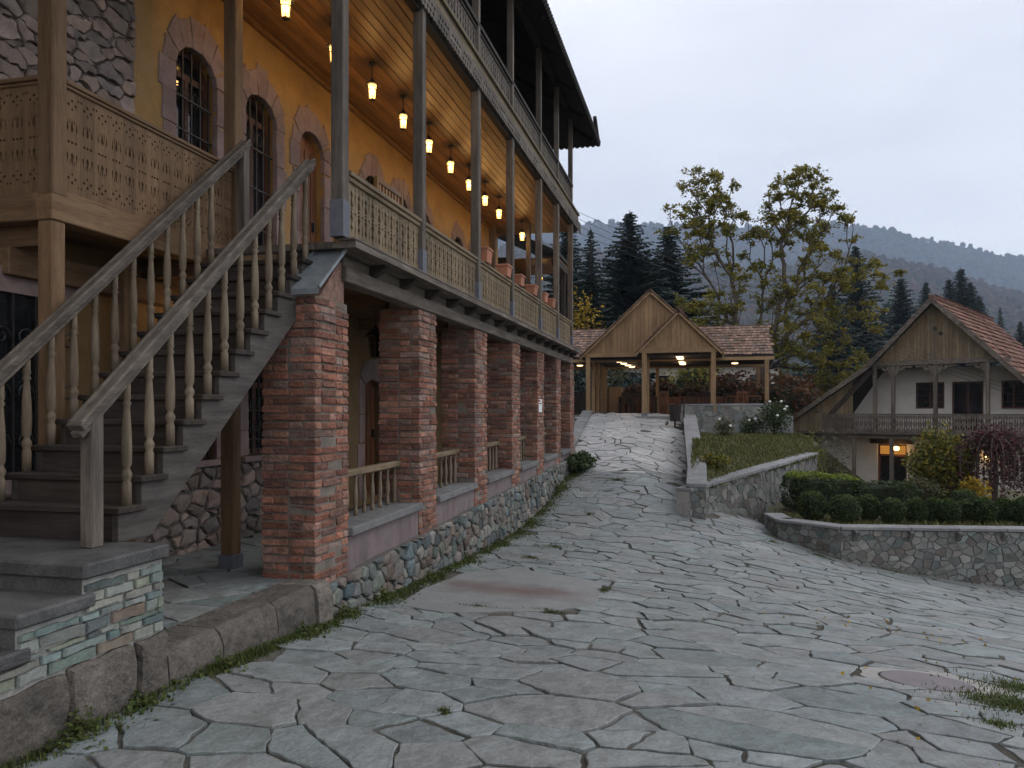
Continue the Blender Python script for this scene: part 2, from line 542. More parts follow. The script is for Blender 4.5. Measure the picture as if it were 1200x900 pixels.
T['planter_stone'] = pmat('planter_stone', [(.6, .6, .6), (1, 1, 1), (1.2, 1.2, 1.2)], 6, rv=.3, bump=.6, roughness=.85,
                          palette=[(.16, .17, .16), (.20, .195, .18), (.14, .16, .153), (.175, .155, .138), (.22, .22, .205), (.15, .163, .145), (.185, .17, .153), (.165, .20, .195)])
T['palemortar'] = pmat('pale_mortar', [(.26, .245, .225), (.38, .365, .34)], 12, bump=.5, rv=0)
T['darkmortar'] = pmat('dark_mortar', [(.075, .068, .06), (.13, .12, .105)], 12, bump=.5, rv=0)
T['granite'] = pmat('rough_granite', [(.075, .068, .06), (.135, .118, .10), (.19, .165, .14)], 6, bump=1.0, bscale=14, bdist=.04, fine=.35, rv=.3, roughness=.9, stain=(.06, .055, .05))
T['slab'] = pmat('basalt_slab', [(.10, .10, .10), (.16, .16, .158), (.2, .2, .195)], 4, bump=.4, bscale=70, rv=.1, roughness=.7, stain=(.07, .07, .068))
T['stepslab'] = pmat('dark_step_slab', [(.05, .049, .049), (.085, .084, .083), (.12, .118, .115)], 5, bump=.6, bscale=50, rv=.12, roughness=.7, fine=.3, stain=(.15, .145, .14), stain_scale=1.5, stain_amt=.4)
T['midmortar'] = pmat('mid_mortar', [(.10, .097, .09), (.17, .165, .155)], 9, bump=.6, rv=0)
T['coping'] = pmat('coping_slab', [(.15, .15, .155), (.22, .222, .225), (.27, .27, .272)], 4, bump=.4, bscale=60, rv=.15, roughness=.7, stain=(.1, .095, .09))
T['flag'] = pmat('flagstone', [(.62, .61, .59), (.95, .95, .95), (1.2, 1.2, 1.2)], 4.5, rv=.14, bump=1.0, bscale=8, bdist=.035, roughness=.55, spec=.42, fine=.24, fscale=60,
                 palette=[(.192, .222, .222), (.218, .24, .238), (.182, .215, .21), (.232, .243, .237), (.20, .227, .23), (.218, .222, .212), (.19, .212, .214), (.245, .25, .243)],
                 stain=(.16, .16, .15), stain_scale=.55, stain_amt=.55)
T['paleflag'] = pmat('pale_flagstone', [(.75, .75, .75), (1, 1, 1), (1.15, 1.15, 1.15)], 4, rv=.1, bump=.6, bscale=20, roughness=.5, spec=.45,
                     palette=[(.40, .40, .40), (.45, .44, .43), (.36, .37, .37), (.47, .46, .45)], stain=(.25, .25, .24), stain_scale=.6, stain_amt=.5)
T['redflag'] = pmat('rust_stained_flagstone', [(.165, .17, .165), (.215, .22, .213), (.25, .25, .24)], 3, rv=0, bump=.7, bscale=17, roughness=.55, spec=.4,
                    blob=((-2.25, 8.75, -2.05), (.75, 2.0, 1), (.12, .066, .056)))
T['purple'] = pmat('purple_stone', [(.16, .14, .15), (.22, .19, .2)], 5, bump=.3, rv=0, roughness=.6)
T['joint'] = pmat('joint_soil', [(.032, .029, .022), (.06, .055, .043), (.10, .094, .08)], 3.5, bump=.8, rv=0, roughness=.95, stain=(.27, .26, .24), stain_scale=.42, stain_amt=.5)
T['tuff'] = pmat('pink_tuff', [(.19, .135, .125), (.26, .19, .175), (.31, .235, .215)], 5, bump=.4, rv=.12, roughness=.85, stain=(.12, .1, .1))
T['tuffp'] = pmat('purple_tuff', [(.13, .10, .10), (.19, .15, .148), (.23, .185, .18)], 6, (1, 1, .3), bump=.4, rv=.1, roughness=.85, stain=(.09, .08, .08))
T['ochre'] = pmat('ochre_plaster', [(.22, .118, .032), (.31, .175, .05), (.37, .22, .07)], 2.2, bump=.9, bscale=7, bdist=.03, rv=0, roughness=.55, spec=.4, fine=.15, fscale=40, stain=(.30, .20, .11), stain_scale=1.4)
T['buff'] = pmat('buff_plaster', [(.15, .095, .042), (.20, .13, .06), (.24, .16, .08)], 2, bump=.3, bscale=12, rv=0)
T['white'] = pmat('whitewash', [(.56, .52, .48), (.66, .62, .575), (.70, .665, .62)], 1.5, bump=.25, bscale=14, rv=0, stain=(.45, .41, .37))
T['iron'] = pmat('black_iron', [(.014, .013, .013), (.028, .026, .025)], 20, bump=.2, rv=0, roughness=.5, spec=.5)
T['zinc'] = pmat('zinc_sheet', [(.17, .20, .22), (.24, .275, .295), (.29, .315, .33)], 7, bump=.15, rv=0, roughness=.5, spec=.5, metal=.35, stain=(.14, .14, .14))
T['shoe'] = pmat('grey_paint', [(.10, .105, .125), (.14, .145, .17)], 10, bump=.1, rv=0, roughness=.6)
T['glass'] = pmat('dark_glass', [(.010, .011, .013), (.02, .022, .025)], 3, bump=0, rv=.2, roughness=.06, spec=.6)
T['frame'] = wood('red_brown_frame', [(.05, .022, .014), (.085, .038, .024), (.11, .05, .032)], GZ, roughness=.5)
T['doorwood'] = wood('varnished_door', [(.09, .032, .014), (.16, .062, .026), (.2, .08, .035)], GZ, roughness=.45)
T['terracotta'] = pmat('terracotta', [(.33, .14, .085), (.42, .19, .12)], 6, bump=.2, rv=.1)
T['tile'] = pmat('clay_tile', [(.6, .6, .6), (1, 1, 1), (1.2, 1.2, 1.2)], 6, rv=.3, bump=.5, roughness=.85,
                 palette=[(.17, .075, .05), (.22, .10, .066), (.13, .065, .05), (.25, .125, .085), (.19, .085, .06)], stain=(.06, .05, .045), stain_scale=1.2)
T['shingle'] = pmat('wood_shingle', [(.6, .6, .6), (1, 1, 1), (1.2, 1.2, 1.2)], 9, rv=.35, bump=.4, roughness=.85,
                    palette=[(.155, .09, .062), (.20, .12, .085), (.235, .15, .115), (.13, .085, .065), (.185, .13, .105)])
T['darkroof'] = pmat('dark_roof', [(.02, .018, .016), (.045, .04, .036)], 6, bump=.4, rv=.1)
T['bark'] = pmat('bark', [(.035, .028, .022), (.075, .06, .047), (.1, .082, .066)], 6, (1, 1, .3), bump=1.0, bscale=18, rv=.1, roughness=.95)
T['soil'] = pmat('soil', [(.05, .042, .028), (.085, .08, .045), (.1, .105, .05)], 1.5, bump=.8, rv=0, roughness=1)
T['meadow'] = pmat('meadow', [(.045, .045, .022), (.075, .075, .032), (.10, .085, .045)], .25, bump=.5, bscale=3, rv=0, roughness=1)
def foliage(name, pal, transl=.25):
    return pmat(name, [(.6, .6, .6), (1, 1, 1), (1.3, 1.3, 1.2)], 1.2, rv=.3, bump=0, roughness=.6, spec=.25, palette=pal, transl=transl, fine=0)
T['grass'] = foliage('grass', [(.045, .075, .018), (.07, .10, .025), (.09, .115, .03), (.10, .10, .035), (.06, .085, .02)])
T['drygrass'] = foliage('dry_grass', [(.06, .09, .02), (.10, .12, .03), (.14, .13, .045), (.09, .10, .03), (.16, .12, .05)])
T['leaf_olive'] = foliage('olive_autumn_leaf', [(.13, .13, .022), (.19, .175, .026), (.26, .21, .03), (.11, .12, .024), (.22, .19, .028), (.15, .15, .024)], .4)
T['leaf_spruce'] = foliage('spruce_needle', [(.016, .032, .028), (.022, .042, .035), (.03, .05, .042), (.014, .028, .024)], .1)
T['leaf_box'] = foliage('boxwood_leaf', [(.03, .05, .016), (.042, .066, .02), (.055, .08, .022), (.026, .042, .014)], .15)
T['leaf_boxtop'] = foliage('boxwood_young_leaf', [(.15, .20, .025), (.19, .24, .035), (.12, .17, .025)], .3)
T['leaf_yellow'] = foliage('yellow_autumn_leaf', [(.30, .19, .015), (.38, .25, .02), (.24, .15, .015), (.2, .16, .02)])
T['leaf_mixed'] = foliage('green_yellow_leaf', [(.07, .09, .02), (.11, .125, .025), (.21, .17, .022), (.065, .085, .025), (.27, .19, .02), (.09, .11, .025)])
T['leaf_purple'] = foliage('purple_leaf', [(.06, .016, .022), (.085, .022, .03), (.045, .014, .018), (.10, .035, .035)])
T['leaf_rust'] = foliage('rust_leaf', [(.09, .04, .02), (.13, .055, .022), (.07, .05, .02), (.10, .03, .02)])
T['leaf_grey'] = foliage('grey_green_leaf', [(.065, .075, .035), (.09, .095, .045), (.11, .10, .05), (.075, .07, .035)])
T['forest'] = pmat('far_forest', [(.6, .6, .6), (1, 1, 1)], .02, rv=.35, bump=0, roughness=1, spec=0, fine=0,
                   palette=[(.045, .05, .03), (.075, .055, .035), (.10, .06, .035), (.05, .058, .032), (.085, .05, .03), (.04, .05, .034), (.08, .065, .038)])
T['petal'] = pmat('white_petal', [(.7, .68, .64), (.8, .78, .75)], 10, bump=0, rv=0)
T['paper'] = pmat('white_paper', [(.68, .68, .68), (.74, .74, .74)], 10, bump=0, rv=0)
T['glow'] = emat('lantern_glow', (1.0, .50, .11), 7.0, .45)
T['bulb'] = emat('lantern_bulb', (1.0, .70, .32), 40.0)
T['disc'] = emat('ceiling_lamp_glow', (1.0, .70, .38), 3.0)
T['porch'] = emat('porch_lamp_glow', (1.0, .55, .16), 12.0)
T['window_lit'] = emat('warm_window', (1.0, .42, .08), .35)

def point_light(name, loc, power, radius, parent, col=(1.0, .53, .155)):
    l = bpy.data.lights.new(name, 'POINT'); l.energy = power; l.shadow_soft_size = radius; l.color = col
    o = bpy.data.objects.new(name, l)
    link(o, parent, Matrix.Translation(Vector(loc)))
    return o

# ------------------------------------------------------------------ lie of the land
SURVEY = [  # (px, py, depth) of points on the paving
    (600, 900, 3.66), (300, 900, 3.75), (1200, 900, 3.9), (0, 880, 3.83), (190, 800, 4.83), (370, 733, 6.74), (466, 693, 8.67),
    (512, 668, 10.1), (600, 625, 13.9), (640, 590, 16.9), (669, 554, 20.4), (600, 750, 6.55), (1085, 797, 5.9), (800, 760, 6.6),
    (700, 640, 12.8), (800, 608, 15.4), (700, 560, 18.3), (790, 560, 18.0), (740, 520, 22.0), (740, 490, 26.0), (690, 487, 27.0),
    (800, 489, 26.0), (870, 605, 18.0), (925, 600, 20.0), (912, 628, 15.0), (985, 657, 14.0), (1200, 690, 13.9), (900, 690, 10.3), (1100, 720, 9.9)]
CP = np.array([tuple(W(*s)) for s in SURVEY] + [(0, -3, -1.7), (-3.2, 0, -1.65), (6, 0, -1.8), (12, 6, -2.9), (15, 13, -3.9)])
def _tps_fit(P, lam=.02):
    n = len(P)
    d = np.sqrt(((P[:, None, :2] - P[None, :, :2]) ** 2).sum(-1))
    K = np.where(d > 0, d * d * np.log(d + 1e-12), 0) + lam * np.eye(n) * n
    Q = np.c_[np.ones(n), P[:, :2]]
    Mx = np.block([[K, Q], [Q.T, np.zeros((3, 3))]])
    return np.linalg.solve(Mx, np.r_[P[:, 2], 0, 0, 0])
TPSW = _tps_fit(CP)
def HV(X, Y):
    X = np.asarray(X, float); Y = np.asarray(Y, float)
    d = np.sqrt((X[..., None] - CP[:, 0]) ** 2 + (Y[..., None] - CP[:, 1]) ** 2)
    U = np.where(d > 0, d * d * np.log(d + 1e-12), 0)
    return U @ TPSW[:-3] + TPSW[-3] + TPSW[-2] * X + TPSW[-1] * Y
def H(x, y):
    return float(HV(x, y))

# survey of the walls
PC = W(808, 608, 15.5)            # planter corner on the path
PE = W(957, 600, 21.0)            # far end of the slanting planter wall
PT = W(803, 508, 25.2)            # where the path side wall meets the terrace wall
HA, HB = W(912, 628, 15.0), W(985, 657, 14.0)
HC = W(1300, 700, 13.6)
PAVE = [(-3.25, -2.5), (-3.25, 20.9), (-3.6, 21.2), (-4.2, 27.2), (.4, 27.2), (PT.x, PT.y), (PC.x, PC.y), (PE.x, PE.y), (PE.x + 1.2, PE.y - 1.2),
        (HA.x, HA.y), (HB.x, HB.y), (HC.x, HC.y), (HC.x, 3.0), (7.5, -2.5)]

ground_xs = np.unique(np.r_[np.linspace(-60, -10, 26), np.linspace(-10, 30, 41), np.linspace(30, 90, 21), np.linspace(90, 2400, 16), -np.linspace(60, 2400, 12)])
ground_ys = np.unique(np.r_[np.linspace(-40, 0, 11), np.linspace(0, 40, 41), np.linspace(40, 120, 21), np.linspace(120, 2600, 16)])
def sstep(a, b, x):
    t = np.clip((x - a) / (b - a), 0, 1); return t * t * (3 - 2 * t)
def ground_h(X, Y):
    X = np.asarray(X, float); Y = np.asarray(Y, float)
    near = HV(np.clip(X, -6, 14), np.clip(Y, -3, 26.5)) - .35
    lat = X * ca + Y * sa
    dep = -X * sa + Y * ca
    upper = -.55 + np.clip(dep - 34, 0, 60) * .075
    lower = -3.35 + np.clip(dep - 40, 0, 60) * .04
    far = upper + (lower - upper) * sstep(9.5, 14.5, lat - (dep - 24) * .12)
    far = far + np.clip(dep - 95, 0, 200) * .03
    k = sstep(26.0, 29.0, dep)
    right = sstep(0, 1, (dep - 14.2) / 1.5) * sstep(8.2, 9.5, lat)
    z = near * (1 - k) + far * k
    z = np.where((dep < 29) & (lat > 6.3) & (dep > 15), np.minimum(z, -3.3), z)
    return z
GXm, GYm = np.meshgrid(ground_xs, ground_ys)
GZm = ground_h(GXm, GYm)
n_ = len(ground_xs)
gm = bpy.data.meshes.new('ground')
gm.from_pydata(np.c_[GXm.ravel(), GYm.ravel(), GZm.ravel()].tolist(), [],
               [(j * n_ + i, j * n_ + i + 1, (j + 1) * n_ + i + 1, (j + 1) * n_ + i) for j in range(len(ground_ys) - 1) for i in range(n_ - 1)])
gm.materials.append(T['meadow'])
tag(link(bpy.data.objects.new('ground', gm)), kind='structure')

# paving: bed of joint soil with the flagstones on it
xs = np.arange(-4.6, 15.4, .2); ys = np.arange(-2.6, 27.4, .2)
Xm, Ym = np.meshgrid(xs, ys); Zm = HV(Xm, Ym) - .014
ins = [[inpoly(x + .1, y + .1, PAVE) for x in xs] for y in ys]
used = {}; pv = []; pf = []
def _vid(j, i):
    if (j, i) not in used:
        used[(j, i)] = len(pv)
        x, y = xs[i], ys[j]
        pv.append((x, y, Zm[j, i] + .008 * mnoise.noise((x * 3, y * 3, 0))))
    return used[(j, i)]
for j in range(len(ys) - 1):
    for i in range(len(xs) - 1):
        if ins[j][i] or ins[max(j - 1, 0)][i] or ins[j][max(i - 1, 0)] or ins[min(j + 1, len(ys) - 1)][i] or ins[j][min(i + 1, len(xs) - 1)]:
            pf.append((_vid(j, i), _vid(j, i + 1), _vid(j + 1, i + 1), _vid(j + 1, i)))
pm_ = bpy.data.meshes.new('paving'); pm_.from_pydata(pv, [], pf); pm_.materials.append(T['joint'])
pm_.polygons.foreach_set('use_smooth', [True] * len(pm_.polygons))
paving = tag(link(bpy.data.objects.new('paving', pm_)), kind='structure')

# sites: hand-placed large slabs first, then dart throwing with varied radii, stretched across the view
th = R(-8)
ct, st = math.cos(th), math.sin(th)
AN = 1.45
def to_s(x, y): return ((ct * x + st * y) / AN, -st * x + ct * y)
def from_s(u, v): u *= AN; return (ct * u - st * v, st * u + ct * v)
big = [(590, 700, 8.9, .62), (890, 868, 4.35, .40), (930, 745, 7.2, .30), (640, 860, 4.55, .28), (680, 815, 5.2, .27), (980, 830, 5.1, .25), (780, 800, 5.6, .28), (700, 735, 7.2, .3), (460, 850, 4.7, .22)]
sites = []
for px, py, d, r in big:
    p = W(px, py, d); sites.append((*to_s(p.x, p.y), r))
red_site = 0
mhp = W(1085, 797, 5.9)
man_site = len(sites); sites.append((*to_s(mhp.x, mhp.y), .36))
ghost = set()
near_in = lambda x, y: any(inpoly(x + a, y + b, PAVE) for a, b in ((.6, 0), (-.6, 0), (0, .6), (0, -.6), (.4, .4), (-.4, .4), (.4, -.4), (-.4, -.4)))
for tries in range(42000):
    x = rng.uniform(-4.8, 15.4); y = rng.uniform(-2.9, 27.8)
    gh = not inpoly(x, y, PAVE)
    if gh and not near_in(x, y): continue
    r = rng.choice([.08, .11, .13, .15, .17, .19, .22, .26])
    if y > 15: r *= 1.1
    if y < 0: r = .3
    u, v = to_s(x, y)
    ok = True
    for (a, b, q) in sites:
        if abs(a - u) < 1 and abs(b - v) < 1 and (a - u) ** 2 + (b - v) ** 2 < (r + q) ** 2 * .83: ok = False; break
    if ok:
        if gh: ghost.add(len(sites))
        sites.append((u, v, r))
P = [(s[0], s[1]) for s in sites]
cells = voronoi(P, [s[2] ** 2 for s in sites], (-12, 16, -8, 34))
flags = []
for k, c in enumerate(cells):
    if c is None or len(c) < 3 or k in ghost or k == man_site: continue
    q = [from_s(*p) for p in c]
    if area2(q) < 0: q.reverse()
    q = clean(q, .05)
    if len(q) < 3: continue
    cx_, cy_ = centroid(q)
    # stones round the manhole keep clear of it
    pieces = [q]
    # some slabs are broken across
    if k != red_site and abs(area2(q)) > .16 and rng.random() < .25:
        a = rng.uniform(0, 6.283); nx, ny = math.cos(a), math.sin(a)
        cc = nx * (cx_ + rng.uniform(-.08, .08)) + ny * (cy_ + rng.uniform(-.08, .08))
        pieces = [clip(q, nx, ny, cc), clip(q, -nx, -ny, -cc)]
    for q in pieces:
        if len(q) < 3: continue
        s = shrink(q, rng.choice([.003, .004, .006, .006, .008, .011, .016, .024]) * (1.0 if cy_ < 8 else 1.45))
        if not s: continue
        s = clean(s, .03)
        if len(s) < 3 or abs(area2(s)) < .006 or abs(area2(s)) > 4.0: continue
        c2 = centroid(s)
        p3 = (c2[0], c2[1], H(*c2)); pq = pix(p3)
        vis = pq[2] > .5 and -60 < pq[0] < 1260 and -20 < pq[1] < 960
        sa_ = abs(area2(s)) * abs(p3[2]) / max(pq[2], .5) ** 3
        flags.append((sa_ if vis else 0, s, k))
# the broad rust-stained slab by the arcade lies over its neighbours
RED = []
for (px_, py_) in ((466, 709), (497, 690), (545, 672), (600, 667), (668, 676), (706, 684), (699, 711), (640, 716), (585, 717), (520, 718)):
    dd_ = 8.9
    for _ in range(25):
        w_ = W(px_, py_, dd_); dd_ += (w_.z - H(w_.x, w_.y)) * 2.2
    RED.append((w_.x, w_.y))
if area2(RED) < 0: RED.reverse()
flags = [f for f in flags if f[2] != red_site and not inpoly(*centroid(f[1]), RED)]
flags.append((9e9, RED, red_site))
flags.sort(key=lambda t: -t[0])
def flag_fn(dz, tx, ty, c):
    def fn(u, v, h):
        return (u, v, H(u, v) + h + dz + (u - c[0]) * tx + (v - c[1]) * ty)
    return fn
rest = MB(); rest2 = MB()
for n, (a, s, k) in enumerate(flags):
    p = rough(s, .075 if n < 300 else (.14 if a > 0 else .5), .012)
    c = centroid(p)
    dz = rng.uniform(-.008, .011) if k != red_site else .012
    far_up = c[1] > 19.8 + 2.5 * mnoise.noise((c[0] * 1.3, c[1] * 1.3, 8)) and c[0] < 1.5
    fn = flag_fn(dz, rng.uniform(-.012, .012), rng.uniform(-.012, .012), c)
    d = math.sqrt(abs(area2(s)))
    rings = [(1.0, -.045), (1.0, -.004), (1 - .010 / max(d, .2), 0.0)]
    if n < 300:
        mb = MB(); stone(mb, p, fn, rings)
        mb.obj('flagstone', T['redflag'] if k == red_site else T['paleflag'] if far_up else T['flag'], paving)
    else:
        stone(rest2 if far_up else rest, p, fn, rings)
rest.obj('flagstones', T['flag'], paving, kind='stuff'); rest2.obj('flagstones', T['paleflag'], paving, kind='stuff')

# manhole: a round purple slab in a ring of cement
mb = MB()
pol = [(mhp.x + .32 * math.cos(2 * math.pi * i / 40), mhp.y + .32 * math.sin(2 * math.pi * i / 40)) for i in range(40)]
stone(mb, pol, flag_fn(-.002, 0, 0, (mhp.x, mhp.y)), [(1, -.05), (1, -.004), (.97, .002)])
mo = mb.obj('manhole_cover', T['purple'])
tag(mo, 'round purple-grey stone manhole cover set in the flagstone paving', 'manhole cover')
mb = MB()
pol = [(mhp.x + .39 * math.cos(2 * math.pi * i / 40), mhp.y + .39 * math.sin(2 * math.pi * i / 40)) for i in range(40)]
vs_ = []; fs = []
for i in range(40):
    a = 2 * math.pi * i / 40
    r1 = .47 + .10 * mnoise.noise((math.cos(a) * 2, math.sin(a) * 2, 3)) + (.55 * max(0, math.cos(a - .1)) ** 3)
    for r in (.335, r1):
        x, y = mhp.x + r * math.cos(a), mhp.y + r * math.sin(a)
        vs_.append((x, y, H(x, y) - .008))
for i in range(40):
    j = (i + 1) % 40
    fs.append((2 * i, 2 * i + 1, 2 * j + 1, 2 * j))
mb.add(vs_, fs); mb.obj('cement_collar', T['palemortar'], paving)

# ------------------------------------------------------------------ grass helper
def grass(name, pts, hmin, hmax, mat, label=None, cat='grass', wd=.012, lean=.5):
    """pts: list of (x,y,z); one narrow blade per point"""
    V = []; Fc = []; rr = []
    for (x, y, z) in pts:
        h = rng.uniform(hmin, hmax); a = rng.uniform(0, 6.283); l = rng.uniform(0, lean) * h
        dx, dy = math.cos(a), math.sin(a); ww = wd * rng.uniform(.6, 1.5)
        n = len(V)
        V += [(x - dy * ww, y + dx * ww, z - .01), (x + dy * ww, y - dx * ww, z - .01),
              (x + dx * l * .4 + dy * ww * .8, y + dy * l * .4 - dx * ww * .8, z + h * .6), (x + dx * l * .4 - dy * ww * .8, y + dy * l * .4 + dx * ww * .8, z + h * .6), (x + dx * l, y + dy * l, z + h)]
        Fc += [(n, n + 1, n + 2, n + 3), (n + 3, n + 2, n + 4)]
        r = rng.random(); rr += [r, r]
    me = bpy.data.meshes.new(name); me.from_pydata(V, [], Fc)
    at = me.attributes.new('rnd', 'FLOAT', 'FACE'); at.data.foreach_set('value', np.array(rr, dtype=np.float32))
    me.materials.append(mat)
    o = link(bpy.data.objects.new(name, me))
    return tag(o, label, cat if label else None, kind='stuff')

# grass along the foot of the building and of the stone steps, and tufts in joints
pts = []
def strip(x_of_y, y0, y1, width, dens, thin=.35):
    n = int((y1 - y0) * dens)
    for _ in range(n):
        y = rng.uniform(y0, y1)
        k = .5 + .9 * mnoise.noise((y * 1.3, 4.2, .7))
        if rng.random() > max(thin * .3, k): continue
        x = x_of_y(y) + abs(rng.gauss(0, width * .5))
        pts.append((x, y, H(x, y) - .01))
strip(lambda y: -3.24, 2.0, 6.3, .12, 2600)
strip(lambda y: -3.34, 6.4, 12.5, .17, 2200)
strip(lambda y: -3.34, 12.5, 20.8, .28, 1500)
grass('grass_strip', pts, .015, .065, T['grass'], 'low green weeds along the foot of the brick arcade and stone steps', lean=1.3, wd=.0035)
wp = [(p[0] + rng.gauss(0, .02), p[1] + rng.gauss(0, .02), p[2] + rng.uniform(.005, .05)) for p in pts if mnoise.noise((p[1] * 2.1, p[0] * 2, 3)) > .0]
for (yc_, n_w, rw, hw_) in ((2.75, 260, .10, .10), (3.35, 420, .14, .13), (3.8, 200, .09, .08), (4.6, 260, .11, .09), (5.7, 300, .12, .10), (6.6, 240, .12, .12), (7.5, 420, .16, .14), (8.9, 260, .13, .11), (10.4, 300, .16, .14), (12.2, 260, .18, .13), (14.5, 320, .22, .18), (17.5, 420, .3, .25)):
    for _ in range(n_w):
        a_, q_ = rng.uniform(0, 6.28), abs(rng.gauss(0, rw)); xx, yy = (-3.2 if yc_ < 6.3 else -3.28) + abs(q_ * math.cos(a_)) * .8, yc_ + q_ * math.sin(a_)
        wp.append((xx, yy, H(xx, yy) + abs(rng.gauss(0, hw_ * .5)) * max(.15, 1 - q_ / (rw * 2.2))))
me = leaf_mesh('weed_leaves', np.array(wp), np.random.uniform(.012, .032, len(wp)), T['grass'], flat=.2, aspect=1.3)
tag(link(bpy.data.objects.new('weed_leaves', me)), 'small broad-leaved weeds along the foot of the house', 'weeds', kind='stuff')
pts = []
def tuft(px, py, d, r, n, el=1.0):
    c = W(px, py, d)
    for _ in range(n):
        a = rng.uniform(0, 6.28); q = abs(rng.gauss(0, r))
        x = c.x + math.cos(a) * q * el; y = c.y + math.sin(a) * q
        pts.append((x, y, H(x, y) - .012))
TN = 3.0
for (px, py, d, r, n, el) in ((707, 692, 9.3, .10, 260, .5), (725, 560, 17.9, .12, 260, 1.3), (732, 545, 19.3, .08, 120, 1), (1185, 820, 5.3, .22, 900, 1), (1195, 790, 5.9, .2, 500, 1), (1170, 855, 4.7, .07, 140, 1),
                              (560, 716, 8.0, .04, 90, 3.5), (640, 712, 8.0, .04, 70, 3), (520, 868, 4.5, .03, 40, 1), (690, 600, 15.6, .08, 90, 1), (650, 640, 12.6, .12, 160, 1), (905, 640, 14.4, .12, 150, 1), (620, 655, 11.5, .1, 120, 1.4), (960, 650, 14.0, .1, 120, 2), (1050, 672, 13.8, .12, 220, 4)):
    tuft(px, py, d, r, int(n * TN), el)
grass('grass_tuft', pts, .012, .045, T['grass'], 'small tufts of grass growing in the paving joints', lean=1.2, wd=.0035)
# fallen leaves at the edge of the paving
LP = []
for _ in range(90):
    px, py, d = rng.choice([(1180, 830, 5.1), (1150, 870, 4.5), (1190, 780, 6.0), (1120, 740, 8.2), (950, 720, 8.6)])
    c = W(px, py, d); x = c.x + rng.gauss(0, .5); y = c.y + rng.gauss(0, .35)
    LP.append((x, y, H(x, y) + .006))
me = leaf_mesh('fallen_leaves', np.array(LP), np.random.uniform(.015, .035, len(LP)), T['leaf_yellow'], flat=.0)
for v in me.vertices:
    pass
tag(link(bpy.data.objects.new('fallen_leaves', me)), 'scattered fallen yellow leaves on the paving beside the grass patch', 'leaves', kind='stuff')

# ------------------------------------------------------------------ far hills
def hill(name, ridge, d0, d1, z0, zbump, ntrees, tsize, seed):
    az = np.linspace(-30, 62, 120)
    S = np.linspace(0, 1.25, 26)
    V = []
    for a in az:
        t = math.tan(R(a)); px = CX + F * t
        ry = np.interp(px, [r[0] for r in ridge], [r[1] for r in ridge])
        zr = -(ry - HY) * d1 / F
        for s in S:
            d = d0 + (d1 - d0) * s
            f = s ** 1.15 if s <= 1 else 1 - (s - 1) * 1.2
            z = z0 + (zr - z0) * f + zbump * mnoise.fractal((t * d * .006, d * .006, seed), 1, 2, 4) * min(1, s * 2) * (1 if s < .9 else .4)
            V.append((t * d * ca - d * sa, t * d * sa + d * ca, z))
    m = len(S)
    Fc = [(i * m + j, (i + 1) * m + j, (i + 1) * m + j + 1, i * m + j + 1) for i in range(len(az) - 1) for j in range(m - 1)]
    me = bpy.data.meshes.new(name); me.from_pydata(V, [], Fc); me.materials.append(T['forest'])
    tag(link(bpy.data.objects.new(name, me)), kind='structure')
    VA = np.array(V).reshape(len(az), m, 3)
    rs = np.random.RandomState(seed)
    mb_v = []; mb_f = []; mb_r = []
    for _ in range(ntrees):
        i = rs.uniform(30, 112); j = rs.uniform(1, 21.5)
        i0, j0 = int(i), int(j); fi, fj = i - i0, j - j0
        p = VA[i0, j0] * (1 - fi) * (1 - fj) + VA[i0 + 1, j0] * fi * (1 - fj) + VA[i0, j0 + 1] * (1 - fi) * fj + VA[i0 + 1, j0 + 1] * fi * fj
        sz = tsize * rs.uniform(.6, 1.35); hh = sz * rs.uniform(.6, 1.1)
        n = len(mb_v)
        for (kr, kz) in ((1.0, .25), (.72, .8)):
            for k in range(5):
                a = 6.283 * k / 5 + rs.uniform(0, .8); r = sz * .5 * rs.uniform(.75, 1.2) * kr
                mb_v.append((p[0] + math.cos(a) * r, p[1] + math.sin(a) * r, p[2] + hh * kz * rs.uniform(.8, 1.15)))
        mb_v.append((p[0] + rs.uniform(-.1, .1) * sz, p[1], p[2] + hh))
        patch = mnoise.noise((p[0] * .004, p[1] * .004, seed * 3.3)) * .7 + .5
        c = (patch + rs.uniform(-.25, .25)) % 1
        for k in range(5):
            k2 = (k + 1) % 5
            mb_f += [(n + k, n + k2, n + 5 + k2, n + 5 + k), (n + 5 + k, n + 5 + k2, n + 10)]; mb_r += [c, c]
    me = bpy.data.meshes.new(name + '_forest'); me.from_pydata(mb_v, [], mb_f)
    at = me.attributes.new('rnd', 'FLOAT', 'FACE'); at.data.foreach_set('value', np.array(mb_r, dtype=np.float32))
    me.materials.append(T['forest'])
    tag(link(bpy.data.objects.new('forest', me)), 'autumn forest covering ' + ('the nearer brown hillside' if seed == 3 else 'the far blue ridge'), 'forest', kind='stuff')
hill('hill', [(-200, 330), (500, 305), (640, 292), (700, 302), (800, 316), (900, 322), (960, 306), (1010, 300), (1080, 312), (1150, 335), (1200, 348), (1400, 400), (3000, 470)], 350, 1150, -10, 22, 14000, 10, 3)
hill('ridge', [(-200, 300), (500, 275), (640, 272), (700, 264), (760, 263), (820, 266), (900, 268), (960, 262), (1000, 265), (1050, 272), (1100, 285), (1150, 294), (1200, 306), (1400, 330), (3000, 420)], 1150, 2300, -20, 34, 13000, 15, 5)

